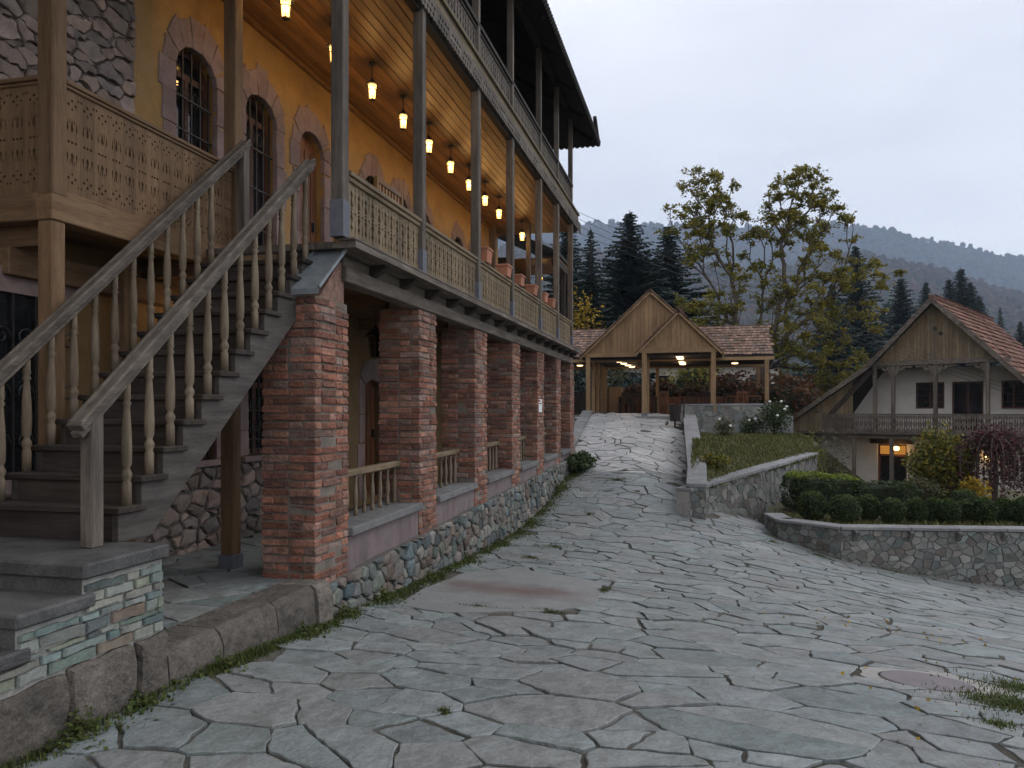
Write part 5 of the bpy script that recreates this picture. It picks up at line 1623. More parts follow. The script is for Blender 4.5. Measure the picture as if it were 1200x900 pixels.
# hedge bed wall
ztop = -2.10
def hfoot(x, y): return H(x, y)
wall_run('hedge_wall', 'stone retaining wall with pale slab coping below the clipped hedge', [(HA.x - .15, HA.y + .9), (HA.x, HA.y), (HB.x, HB.y), (HC.x + .6, HC.y)], [ztop, ztop, ztop, ztop + .02], hfoot, .3, 'planter_stone', .145, .115, 200, cop_t=.055, over=.06, mortar='midmortar', amp=.01)
# slate downpour spouts (triangular brackets) under the hedge wall coping
dv = (HC - HB); dv.z = 0; dn = dv.normalized(); nr = Vector((dn.y, -dn.x, 0))
hw = [o for o in bpy.data.objects if o.name.startswith('hedge_wall')][0]
for k, px in enumerate((1001, 1065, 1121, 1173)):
    t_ = (px - CX) / F
    # intersection of the sight line with the wall line
    ux, uy = ca * t_ - sa, sa * t_ + ca
    det = ux * -dn.y + uy * dn.x
    s_ = (HB.x * -dn.y + HB.y * dn.x) / det
    c = Vector((ux * s_, uy * s_, ztop - .06))
    M = frame_mat(c + nr * .02, nr, Vector((0, 0, 1)), dn)
    mb = MB(); mb.prism([(0, 0), (.17, 0), (.17, -.03), (0, -.22)], M, -.035, .035); mb.obj('bracket', T['slab'], hw)
# soil and lawn behind the walls
def patch(name, poly, zf, mat, step=.25):
    xs_ = np.arange(min(p[0] for p in poly), max(p[0] for p in poly) + step, step); ys_ = np.arange(min(p[1] for p in poly), max(p[1] for p in poly) + step, step)
    ids = {}; V = []; Fc = []
    def vid(i, j):
        if (i, j) not in ids:
            x, y = xs_[i], ys_[j]; ids[(i, j)] = len(V); V.append((x, y, zf(x, y) + .03 * mnoise.noise((x * 2, y * 2, 5))))
        return ids[(i, j)]
    for i in range(len(xs_) - 1):
        for j in range(len(ys_) - 1):
            if inpoly(xs_[i] + step / 2, ys_[j] + step / 2, poly): Fc.append((vid(i, j), vid(i + 1, j), vid(i + 1, j + 1), vid(i, j + 1)))
    me = bpy.data.meshes.new(name); me.from_pydata(V, [], Fc); me.materials.append(mat)
    me.polygons.foreach_set('use_smooth', [True] * len(me.polygons))
    return tag(link(bpy.data.objects.new(name, me)), kind='structure')
BED = [(PC.x + .05, PC.y - .0), (PM.x, PM.y - .35), (PE.x, PE.y - .3), (PE.x + .3, PE.y + 3.5), (TR.x + .3, TR.y + .1), (PT.x + .1, PT.y)]
def bed_z(x, y):
    t = (y - PC.y) / (PT.y - PC.y)
    s = max(0, min(1, (x - PC.x) / (PE.x - PC.x))); yw = PC.y + (PE.y - PC.y) * s; front = -1.66 + .43 * s
    k = max(0, min(1, (y - yw) / 4.0))
    return front + (-.78 - front) * k ** .8
lawn = patch('lawn', BED, bed_z, T['soil'])
pts = []
while len(pts) < 14000:
    x = rng.uniform(PC.x, PE.x + .4); y = rng.uniform(PC.y, PT.y + 1.5)
    if inpoly(x, y, BED): pts.append((x, y, bed_z(x, y)))
grass('lawn_grass', pts, .03, .11, T['drygrass'], 'rough autumn lawn in the raised flower bed', wd=.012, lean=.9)
HBED = [(HA.x, HA.y + .12), (HB.x, HB.y + .12), (HC.x + .6, HC.y + .1), (HC.x + 1.5, HC.y + 9), (HA.x + 3.2, HA.y + 7.5), (HA.x + .0, HA.y + 3)]
hz = lambda x, y: ztop - .10 + .03 * mnoise.noise((x, y, 2))
patch('garden_bed', HBED, hz, T['soil'])
pts = []
while len(pts) < 3500:
    x = rng.uniform(HA.x, HC.x + .6); y = rng.uniform(HC.y - .2, HA.y + 1.6)
    if inpoly(x, y, HBED): pts.append((x, y, hz(x, y)))
grass('bed_grass', pts, .03, .12, T['drygrass'], 'thin grass between the clipped hedge and the coping', wd=.01, lean=.9)
# low kerb wall beside the far corner of the house and shrub there
wall_run('kerb_wall', 'low stone kerb running from the last brick pillar to the pavilion', [(-3.55, 21.0), (-3.9, 27.5)], [-1.0, .03], lambda x, y: H(x, y), .3, 'planter_stone', .26, .17, 20, cop_t=.05)

# ------------------------------------------------------------------ litter bin
bp = W(791, 508, 24.6); bz = H(bp.x, bp.y)
lb = thing('litter_bin', 'dark slatted litter bin on a post beside the path wall', 'bin', (bp.x, bp.y, bz))
MB().lathe([(.03, 0), (.03, .2)], 8, (bp.x, bp.y, bz)).obj('foot', T['iron'], lb)
mb = MB(); mb.lathe([(.14, .2), (.20, .72)], 14, (bp.x, bp.y, bz)); mb.obj('basket', T['iron'], lb)
for k in range(14):
    a = 6.283 * k / 14
    mb = MB(); mb.bar((bp.x + .145 * math.cos(a), bp.y + .145 * math.sin(a), bz + .2), (bp.x + .208 * math.cos(a), bp.y + .208 * math.sin(a), bz + .74), .06, .012, up=(math.cos(a), math.sin(a), 0)); mb.obj('slat', T['brownz'], lb)
MB().box(bp.x + .25, bp.x + .30, bp.y - .03, bp.y + .03, bz, bz + .85).obj('post', T['iron'], lb)
mb = MB(); mb.bar((bp.x + .19, bp.y, bz + .5), (bp.x + .25, bp.y, bz + .5), .03); mb.obj('bracket', T['iron'], lb)

# ------------------------------------------------------------------ whitewashed house with the timber gable
fa = R(29)
r_, g_ = Vector((math.sin(fa), math.cos(fa), 0)), Vector((math.cos(fa), -math.sin(fa), 0))
HO = W(1095, HY, 27.0)
Lh = lambda s, n, z: Vector((HO.x, HO.y, 0)) + g_ * s + r_ * n + Vector((0, 0, z))
cot = thing('white_house', 'whitewashed house with timber gable, long balcony and red tiled roof', 'house', Lh(1, 2, -3.3))
HM = frame_mat(Lh(0, 0, 0), g_, Vector((0, 0, 1)), -r_)          # local x along facade, y up, z towards the viewer
HB3 = frame_mat(Lh(0, 0, 0), g_, r_, Vector((0, 0, 1)))           # local s, n, z
def hbox(s0, s1, n0, n1, z0, z1, name, mat, parent=None, bevel=0): return MB().box(s0, s1, n0, n1, z0, z1, M=HB3).obj(name, mat, parent or cot, bevel=bevel)
zA, zE = 3.96, 1.66
sl1 = 1.06
SR = 4.2
rl = lambda s: zA - sl1 * abs(s) if s > -2.18 else (zA - sl1 * 2.18) - .68 * (-2.18 - s)
NB = 1.35
# walls
me = plate('wall', [(-4.6, -3.4), (3.9, -3.4), (3.9, -.9), (-4.6, -.9)], [[(-2.35, -3.3), (-1.3, -3.3), (-1.3, -1.25), (-2.35, -1.25)], [(2.6, -2.5), (3.6, -2.5), (3.6, -1.3), (2.6, -1.3)]], .25, T['white'])
inst('wall', me, cot, frame_mat(Lh(0, NB + .2, 0), g_, Vector((0, 0, 1)), -r_))
W1 = [(-.98, -.02, .10, 1.07), (.23, 1.22, -.76, 1.07), (1.78, 2.5, .10, 1.07)]
me = plate('wall', [(-3.7, -.76), (2.52, -.76), (2.52, 1.05), (2.0, 1.6), (-2.0, 1.6), (-2.2, 1.4)], [[(a, z0), (b, z0), (b, z1), (a, z1)] for a, b, z0, z1 in W1[:2]], .25, T['white'])
inst('wall', me, cot, frame_mat(Lh(0, NB + .15, 0), g_, Vector((0, 0, 1)), -r_))
mb = MB(); mb.prism([(2.53, -.76), (3.85, -.76), (3.85, zA - sl1 * 3.85 - .14), (2.53, zA - sl1 * 2.53 - .14)], HM, -NB - .28, -NB - .05); mb.obj('timber_wall', T['tanz'], cot)
hbox(-2.2, 3.85, 5.5, 5.7, -3.4, -.5, 'back_wall', T['white'])
hbox(3.7, 3.9, NB + .35, 5.49, -3.4, -.5, 'side_wall', T['white'])
for i, (a, b, z0, z1) in enumerate(W1):
    nm = 'door' if i == 1 else 'window'
    ww = (b - a)
    fr_ = plate(nm, [(a, z0), (b, z0), (b, z1), (a, z1)], [[(a + .06, z0 + .06), (a + ww / 2 - .03, z0 + .06), (a + ww / 2 - .03, z1 - .06), (a + .06, z1 - .06)], [(a + ww / 2 + .03, z0 + .06), (b - .06, z0 + .06), (b - .06, z1 - .06), (a + ww / 2 + .03, z1 - .06)]], .06, T['frame'])
    f = inst(nm, fr_, cot, frame_mat(Lh(0, NB + (.1 if i < 2 else .0), 0), g_, Vector((0, 0, 1)), -r_))
    hbox(a + .05, a + ww / 2 - .02, NB + .11 - (.1 if i == 2 else 0), NB + .12 - (.1 if i == 2 else 0), z0 + .05, z1 - .05, 'pane', T['glass'], f)
    hbox(a + ww / 2 + .02, b - .05, NB + .11 - (.1 if i == 2 else 0), NB + .12 - (.1 if i == 2 else 0), z0 + .05, z1 - .05, 'pane', T['glass'], f)
    if i != 1:
        gb = MB()
        for q in range(1, 4):
            gb.box(a + .05, b - .05, NB - .06 + (.1 if i == 0 else 0), NB - .045 + (.1 if i == 0 else 0), z0 + (z1 - z0) * q / 4 - .01, z0 + (z1 - z0) * q / 4 + .01, M=HB3)
        gb.obj('glazing_bars', T['frame'], f, kind='stuff')
# lower door with lit transom
f = inst('door', plate('door', [(-2.35, -3.3), (-1.3, -3.3), (-1.3, -1.25), (-2.35, -1.25)], [[(-2.28, -3.2), (-1.86, -3.2), (-1.86, -1.72), (-2.28, -1.72)], [(-1.79, -3.2), (-1.37, -3.2), (-1.37, -1.72), (-1.79, -1.72)], [(-2.28, -1.64), (-1.37, -1.64), (-1.37, -1.32), (-2.28, -1.32)]], .06, T['frame']), cot, frame_mat(Lh(0, NB + .2, 0), g_, Vector((0, 0, 1)), -r_))
hbox(-2.29, -1.85, NB + .21, NB + .22, -3.21, -1.71, 'pane', T['glass'], f); hbox(-1.80, -1.36, NB + .21, NB + .22, -3.21, -1.71, 'pane', T['glass'], f)
hbox(-2.29, -1.36, NB + .21, NB + .22, -1.65, -1.31, 'transom', T['window_lit'], f)
hbox(-2.6, -1.05, NB + .02, NB + .07, -1.24, -.95, 'lintel', T['brownx'])
hbox(2.58, 3.62, NB + .2, NB + .21, -2.52, -1.28, 'window', T['glass'])
pl = thing('porch_lamp', 'lit porch lamp over the lower door of the white house', 'lamp', Lh(-1.62, NB - .1, -1.4))
hbox(-1.67, -1.57, NB - .02, NB + .05, -1.36, -1.26, 'mount', T['iron'], pl)
mb = MB(); mb.lathe([(.03, -.14), (.09, -.12), (.11, -.06), (.08, 0), (.03, .01)], 10, Lh(-1.62, NB - .1, -1.34)); mb.obj('globe', T['porch'], pl, smooth=True)
point_light('porch_light', Lh(-1.62, NB - .32, -1.45), 2.5, .06, pl, (1, .55, .18))
pl = thing('porch_lamp', 'small lit lamp glowing behind the purple shrub on the white house wall', 'lamp', Lh(2.2, NB, -1.6))
mb = MB(); mb.lathe([(.03, -.10), (.07, -.08), (.08, -.03), (.03, .02)], 10, Lh(1.35, NB - .02, -1.55)); mb.obj('globe', T['porch'], pl, smooth=True)
hbox(1.3, 1.4, NB + .03, NB + .08, -1.6, -1.5, 'mount', T['iron'], pl)
# balcony floor, beam, posts, rail
hbox(-5.3, 5.4, -.12, NB + .07, -.84, -.762, 'balcony_floor', T['greyx'])
hbox(-3.0, 5.4, .0, .12, -1.0, -.842, 'beam', T['greyx'])
for s, z0, z1 in ((-2.0, -.76, zE), (-1.37, -.76, zE), (.02, -.76, zE), (1.62, -.76, zE), (4.2, -.76, -.0), (-2.75, -3.4, -1.002), (-1.42, -3.4, -1.002), (1.0, -3.4, -1.002), (3.6, -3.4, -1.002)):
    hbox(s - .06, s + .06, .0, .12, z0, z1, 'post', T['greyz'])
rb = hbox(-3.9, 5.4, -.05, .05, -.15, -.09, 'railing', T['greyx'])
hs_ = [drop(0, .18, .045, .2, 1), drop(0, .42, .045, .2, -1), dia(0, .31, .05, .05)]
CB = plate('carved_board', [(-.072, 0), (.072, 0), (.072, .1), (.05, .2), (.072, .31), (.05, .42), (.072, .52), (.072, .6), (-.072, .6), (-.072, .52), (-.05, .42), (-.072, .31), (-.05, .2), (-.072, .1)], hs_, .02, T['greyz'])
for k in range(60):
    s = -3.82 + k * .153
    if s > 5.3: break
    inst('carved_board', CB, rb, frame_mat(Lh(s, -.06, -.757), g_, Vector((0, 0, 1)), -r_))
# eave beam with carved brackets
hbox(-2.2, 2.3, -.02, .14, zE + .002, zE + .16, 'beam', T['greyx'])
for s, sg in ((-1.31, 1), (-.04, -1), (.08, 1), (1.56, -1), (-1.43, -1)):
    pts_ = [(0, 0), (.62 * sg, 0), (.56 * sg, -.10), (.36 * sg, -.08), (.26 * sg, -.2), (.14 * sg, -.17), (.06 * sg, -.36), (0, -.36)]
    if sg < 0: pts_.reverse()
    inst('carved_bracket', plate('carved_bracket', pts_, [dia(.2 * sg, -.08, .08, .08)], .03, T['greyx']), cot, frame_mat(Lh(s, .05, zE), g_, Vector((0, 0, 1)), -r_))
# gable planks
n = 40
for k in range(n):
    a, b = -2.25 + 4.5 * k / n, -2.25 + 4.5 * (k + 1) / n
    ta, tb = zA - sl1 * abs(a) - .12, zA - sl1 * abs(b) - .12
    if max(ta, tb) < zE + .2: continue
    mb = MB(); mb.prism([(a + .003, zE + .165), (b - .003, zE + .165), (b - .003, max(tb, zE + .17)), (a + .003, max(ta, zE + .17))], HM, -.02 + rng.uniform(-.004, .004), .012); mb.obj('gable_plank', T['olivez'], cot)
for (s, z) in ((0.02, 2.9), (.2, 2.72)):
    mb = MB(); mb.prism(dia(s, z, .16, .18), HM, .012, .03); mb.obj('vent_hole', T['darkroof'], cot)
# boarded left wing under the low roof
for k in range(16):
    a, b = -5.25 + .155 * k, -5.25 + .155 * (k + 1)
    mb = MB(); mb.prism([(a, -.76), (b - .005, -.76), (b - .005, rl(b) - .12), (a, rl(a) - .12)], HM, -.02, .012)
    if rl(a) - .12 > -.74: mb.obj('gable_plank', T['olivez'], cot)
mb = MB(); mb.prism([(-2.77, -.12), (-2.2, 1.55), (-2.05, 1.55), (-3.55, -.12)][::-1] if False else [(-3.7, -.10), (-3.45, -.10), (-1.98, 1.5), (-2.2, 1.55)], HM, -.05, .03); mb.obj('brace_board', T['brownx'], cot)
hbox(-5.0, -4.4, NB + .4, 5.4, -3.4, -.5, 'side_wall', T['white'])
# roof slopes with tiles
NL = 9.0
for (sA, zA_, sE) in ((0, zA, -2.18), (-2.18, zA - sl1 * 2.18, -5.45), (0, zA, SR)):
    zE_ = rl(sE) if sE < 0 else zA - sl1 * sE
    mb = MB()
    q = [Lh(sA, -.35, zA_), Lh(sE, -.35, zE_), Lh(sE, NL, zE_), Lh(sA, NL, zA_)]
    dn_ = Vector((0, 0, -.09))
    mb.add(q + [p + dn_ for p in q], [(0, 1, 2, 3), (7, 6, 5, 4), (0, 4, 5, 1), (1, 5, 6, 2), (2, 6, 7, 3), (3, 7, 4, 0)])
    r = mb.obj('roof', T['brownx'], cot)
    V_ = (q[0] - q[1]); Ls = V_.length
    if sE > 0: roof_cover(r, q[1], r_, V_, [(0, 0), (NL + .35, 0), (NL + .35, Ls), (0, Ls)], .2, .3, T['tile'], 'roof_tiles', lift=.045)
    else: roof_cover(r, q[2], -r_, V_, [(0, 0), (NL + .35, 0), (NL + .35, Ls), (0, Ls)], .2, .3, T['tile'], 'roof_tiles', lift=.045)
    mb = MB(); mb.bar(q[0] - r_ * .03 + Vector((0, 0, -.06)), q[1] - r_ * .03 + Vector((0, 0, -.06)), .04, .16); mb.obj('bargeboard', T['greyx'], cot)
mb = MB(); mb.tube([Lh(0, -.36 + k * .4, zA + .02) for k in range(24)], [.09] * 24, 6); mb.obj('ridge_tile', T['tile'], cot)
# stair rail going down beside the house
sr = thing('iron_handrail', 'thin dark iron handrail going down beside the white house', 'handrail', W(990, 560, 24))
pa, pb = W(975, 548, 24.5), W(1012, 566, 23.6)
mb = MB(); mb.tube([pa, pb], [.02, .02], 6); mb.obj('rail', T['iron'], sr)
for k in range(4):
    p = pa.lerp(pb, k / 3); MB().tube([p, (p.x, p.y, -3.3)], [.015, .015], 5).obj('upright', T['iron'], sr)

# ------------------------------------------------------------------ vegetation
def core_blob(c, rx, ry, rz, box=False):
    mb = MB(); n, m = 10, 7
    vs_ = []; fs = []
    for j in range(m):
        a = -math.pi / 2 + math.pi * j / (m - 1)
        for i in range(n):
            b = 2 * math.pi * i / n
            ex = .55 if box else 1
            sg = lambda v: math.copysign(abs(v) ** ex, v)
            k = .86 + .12 * mnoise.noise((i * .9 + c[0] * 3, j * .9, c[1]))
            vs_.append((c[0] + rx * k * sg(math.cos(a)) * sg(math.cos(b)), c[1] + ry * k * sg(math.cos(a)) * sg(math.sin(b)), c[2] + rz * k * sg(math.sin(a))))
    for j in range(m - 1):
        for i in range(n):
            p, q = j * n + i, j * n + (i + 1) % n
            fs.append((p, q, q + n, p + n))
    mb.add(vs_, fs)
    return mb

def bush(name, label, c, rx, ry, rz, mat, n, ls, group=None, box=False, core=None, lump=.18, fill=.25, rotz=0.0, cat='bush', top=None):
    """clipped or loose bush: leaves in a lumpy shell round a dark core; c is the centre of the base"""
    t = thing(name, label, cat, c, group)
    cz = (c[0], c[1], c[2] + rz)
    cr, sr_ = math.cos(rotz), math.sin(rotz)
    if core: core_blob((0, 0, 0), rx * .86, ry * .86, rz * .86, box)
    D = np.random.normal(size=(n, 3)); D /= np.linalg.norm(D, axis=1)[:, None]
    if box: D = np.sign(D) * np.abs(D) ** .55
    rad = np.ones(n)
    for i in range(n):
        d = D[i]
        rad[i] = 1 + lump * mnoise.noise((d[0] * 2.2 + c[0] * 5, d[1] * 2.2 + c[1] * 3, d[2] * 2.2)) + lump * .5 * mnoise.noise((d[0] * 6 + c[0], d[1] * 6, d[2] * 6))
    rad *= 1 - fill * np.random.rand(n) ** 1.5
    X = D[:, 0] * rx * rad; Y = D[:, 1] * ry * rad; Z = D[:, 2] * rz * rad
    Pn = np.c_[cz[0] + X * cr - Y * sr_, cz[1] + X * sr_ + Y * cr, cz[2] + Z]
    keep = Pn[:, 2] > c[2] + .01
    Pn = Pn[keep]
    sz = np.random.uniform(.7, 1.3, len(Pn)) * ls
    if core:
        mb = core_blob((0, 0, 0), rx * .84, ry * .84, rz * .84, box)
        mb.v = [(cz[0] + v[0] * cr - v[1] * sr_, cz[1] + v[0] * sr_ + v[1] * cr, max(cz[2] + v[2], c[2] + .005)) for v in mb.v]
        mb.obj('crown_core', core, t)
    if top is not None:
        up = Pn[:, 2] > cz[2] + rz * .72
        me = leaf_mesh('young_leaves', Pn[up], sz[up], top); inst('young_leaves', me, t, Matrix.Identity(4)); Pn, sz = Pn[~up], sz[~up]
    inst('foliage', leaf_mesh('foliage', Pn, sz, mat), t, Matrix.Identity(4))
    st_ = MB()
    for k in range(4 if not core else 1):
        a = rng.uniform(0, 6.28)
        st_.tube([(c[0], c[1], c[2] - .05), (c[0] + .3 * rx * math.cos(a), c[1] + .3 * ry * math.sin(a), c[2] + rz * .7), (c[0] + .6 * rx * math.cos(a), c[1] + .6 * ry * math.sin(a), c[2] + rz * 1.4)], [.03, .02, .008], 5)
        st_.obj('stem', T['bark'], t); st_ = MB()
    return t

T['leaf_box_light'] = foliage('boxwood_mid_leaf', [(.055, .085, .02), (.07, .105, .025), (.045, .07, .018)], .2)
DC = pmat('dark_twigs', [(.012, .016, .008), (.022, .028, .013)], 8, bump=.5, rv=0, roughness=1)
# clipped hedge behind the low wall
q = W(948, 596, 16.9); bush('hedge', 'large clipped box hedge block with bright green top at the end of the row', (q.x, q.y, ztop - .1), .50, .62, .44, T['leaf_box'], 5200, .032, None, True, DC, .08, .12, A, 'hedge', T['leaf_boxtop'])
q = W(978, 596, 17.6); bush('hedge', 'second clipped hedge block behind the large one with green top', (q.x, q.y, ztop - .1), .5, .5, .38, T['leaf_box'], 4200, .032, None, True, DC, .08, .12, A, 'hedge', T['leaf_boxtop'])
q = W(1020, 598, 17.8); bush('hedge', 'low dark clipped hedge in front of the white house door', (q.x, q.y, ztop - .12), 1.1, .4, .30, T['leaf_box'], 5000, .034, None, True, DC, .1, .12, A, 'hedge')
balls = [(952, 607, 15.3, .27, .31), (990, 608, 15.0, .30, .29), (1018, 606, 15.3, .20, .27), (1046, 607, 15.0, .24, .25), (1073, 607, 15.0, .21, .25), (1094, 607, 15.2, .19, .25), (1112, 607, 15.0, .2, .24), (1131, 607, 15.2, .18, .22),
         (1153, 607, 14.9, .22, .27), (1176, 608, 15.1, .2, .25), (1199, 608, 14.8, .24, .27), (1224, 608, 14.8, .25, .26), (1130, 590, 16.8, .3, .24)]
for i, (px, py, d, r0, hz_) in enumerate(balls):
    q = W(px, py, d)
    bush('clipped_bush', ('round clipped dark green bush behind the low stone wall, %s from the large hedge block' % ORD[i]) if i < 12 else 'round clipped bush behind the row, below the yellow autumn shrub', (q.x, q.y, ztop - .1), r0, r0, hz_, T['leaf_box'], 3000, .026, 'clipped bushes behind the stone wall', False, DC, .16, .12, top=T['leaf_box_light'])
q = W(1101, 585, 19.5); bush('autumn_shrub', 'tall green and yellow autumn shrub before the white house', (q.x, q.y, ztop - .3), .76, .7, .98, T['leaf_mixed'], 6500, .06, None, False, None, .4, .75, cat='shrub')
q = W(1078, 590, 18.6); bush('shrub', 'small grey-green leafy shrub beneath the autumn shrub', (q.x, q.y, ztop - .1), .5, .4, .3, T['leaf_grey'], 1500, .05, None, False, None, .4, .6, cat='shrub')
q = W(1140, 594, 18.0); bush('shrub', 'low yellow-leaved shrub at the foot of the purple weeping shrub', (q.x, q.y, ztop - .1), .35, .3, .33, T['leaf_yellow'], 700, .05, None, False, None, .4, .6, cat='shrub')
# weeping purple shrub
q = W(1165, 590, 18.8)
wt = thing('weeping_shrub', 'purple weeping shrub with hanging branches beside the yellow-green shrub', 'shrub', (q.x, q.y, ztop - .15))
PL = []; br = MB()
for k in range(70):
    a = rng.uniform(0, 6.28); rr = rng.uniform(.2, .95); top_ = rng.uniform(1.45, 1.85)
    pts_ = []
    for i in range(7):
        s = i / 6
        x = q.x + math.cos(a) * rr * min(1, s * 1.6); y = q.y + math.sin(a) * rr * min(1, s * 1.6)
        z = ztop - .15 + top_ * (1 - (1 - min(1, s * 2.2)) ** 2 * .4) - max(0, s - .35) ** 1.2 * 2.1 * rng.uniform(.8, 1.0)
        pts_.append((x, y, max(z, ztop)))
        if i > 1:
            for m in range(9): PL.append((x + rng.gauss(0, .05), y + rng.gauss(0, .05), max(ztop - .05, z + rng.gauss(0, .12))))
    br.tube(pts_, [.012] * 7, 3)
br.obj('hanging_branches', T['bark'], wt, kind='stuff')
MB().tube([(q.x, q.y, ztop - .2), (q.x + .05, q.y, ztop + .5), (q.x, q.y, ztop + 1.3)], [.07, .06, .04], 7).obj('trunk', T['bark'], wt)
inst('foliage', leaf_mesh('foliage', np.array(PL), np.random.uniform(.03, .06, len(PL)), T['leaf_purple'], aspect=2.2, down=.8), wt, Matrix.Identity(4))
# white rose bushes in the flower bed
def rose(px, py, d, h, r, n, nf, label, mat='leaf_box'):
    q = W(px, py, d); z0 = bed_z(q.x, q.y)
    t = bush('rose_bush', label, (q.x, q.y, z0), r, r, h / 2, T[mat], n, .05, None, False, None, .4, .8, cat='rose bush')
    for k in range(nf):
        a = rng.uniform(3.6, 6.0); rr = r * rng.uniform(.4, 1.0)
        p = (q.x + math.cos(a) * rr, q.y + math.sin(a) * rr, z0 + h * rng.uniform(.5, 1.02))
        core_blob(p, .05, .05, .045).obj('blossom', T['petal'], t)
rose(908, 505, 24.3, 1.15, .55, 1700, 6, 'tall rose bush with white blossoms at the end of the terrace wall')
rose(880, 508, 24.6, .6, .35, 700, 3, 'small rose bush with white blossoms below the terrace wall')
rose(850, 518, 22.5, .62, .3, 420, 2, 'thin leggy rose bush with white blossoms in the middle of the flower bed', 'leaf_grey')
rose(838, 552, 17.6, .3, .34, 700, 0, 'low yellow-green plant at the near corner of the flower bed', 'leaf_mixed')
q = W(975, 560, 21.5); bush('shrub', 'bare twiggy shrub beside the end of the sloping planter wall', (q.x, q.y, -2.7), .6, .5, 1.05, T['leaf_grey'], 700, .05, None, False, None, .5, .9, cat='shrub')
q = W(945, 530, 24.0); bush('shrub', 'dark leafy shrub under the low roof end of the white house', (q.x, q.y, -2.6), .7, .6, .9, T['leaf_olive'], 1500, .06, None, False, None, .4, .7, cat='shrub')
q = W(688, 545, 20.2); bush('shrub', 'dark green weedy shrub at the corner of the last brick pillar', (q.x - .2, q.y, H(q.x, q.y) - .02), .36, 1.1, .24, T['leaf_box'], 2600, .05, None, False, None, .4, .5, cat='shrub')
# shrubs and hedges behind the pavilion and up the slope
gz = lambda v: float(ground_h(v.x, v.y))
spec = [(672, 470, 37, 1.6, 3.4, 'leaf_spruce', 'dark shrub behind the brick arcade end'), (683, 400, 44, 1.3, 6.6, 'leaf_yellow', 'bright yellow autumn tree-like bush behind the pavilion roof'),
        (705, 470, 42, 1.8, 3.2, 'leaf_grey', 'grey-green bush behind the left end of the pavilion'), (745, 470, 36.2, 1.0, 2.2, 'leaf_spruce', 'dark green bush behind the tan cabinet'),
        (815, 470, 38, 1.5, 2.8, 'leaf_olive', 'olive bush behind the right pavilion post'), (850, 470, 37, 1.5, 2.4, 'leaf_rust', 'rust-coloured bush behind the shingled roof end'),
        (915, 460, 31, 1.5, 2.2, 'leaf_rust', 'rust and brown bush between pavilion and white house'), (945, 455, 36, 1.7, 3.3, 'leaf_grey', 'grey-green bush sloping down towards the white house'),
        (975, 450, 40, 1.9, 3.7, 'leaf_olive', 'broad olive bush behind the low roof of the white house'), (930, 420, 48, 2.4, 5.2, 'leaf_grey', 'large pale olive bush on the slope behind the big tree'),
        (1000, 430, 50, 2.6, 4.5, 'leaf_mixed', 'mixed green and gold bush behind the white house gable'), (890, 440, 46, 2.2, 4.0, 'leaf_olive', 'olive thicket under the big autumn tree'),
        (860, 430, 55, 3.0, 5.5, 'leaf_grey', 'grey thicket on the slope beyond the pavilion'), (1035, 420, 58, 3.2, 6.0, 'leaf_grey', 'dull green thicket beyond the white house roof')]
for (px, py, d, r0, h, m, lab) in spec:
    q = W(px, py, d); z0 = gz(q)
    bush('bush', lab, (q.x, q.y, z0 - .1), r0, r0, h / 2, T[m], int(1500 * r0), .13, None, False, DC if h < 3 else None, .45, .7)
# vine hedge of rusty leaves behind the pavilion tables
for k in range(5):
    q = Vector((-2.9 + k * 1.25, 34.1, 0))
    bush('vine_hedge', 'dark rust-red vine hedge at the pavilion back, %s from the tan cabinet' % ORD[k], (q.x, q.y, -.45), .85, .35, .8 + .1 * (k % 2), T['leaf_rust'], 1500, .09, 'vine hedges behind the pavilion', False, DC, .3, .3, cat='hedge')
# pale building glimpsed behind the pavilion
bb = thing('pale_building', 'pale plastered building glimpsed through the pavilion', 'building', (0, 47, -.3))
MB().box(-5.5, 4.2, 46, 50, -.8, 2.6).obj('wall', T['white'], bb)
MB().box(-5.9, 4.6, 45.6, 50.4, 2.602, 2.8).obj('roof', T['darkroof'], bb)
for x in (-4, -2.3, -.4, 1.4, 3.0):
    MB().box(x - .4, x + .4, 45.95, 45.998, .9, 2.1).obj('window', T['glass'], bb)
for px in (668, 1060):
    pass

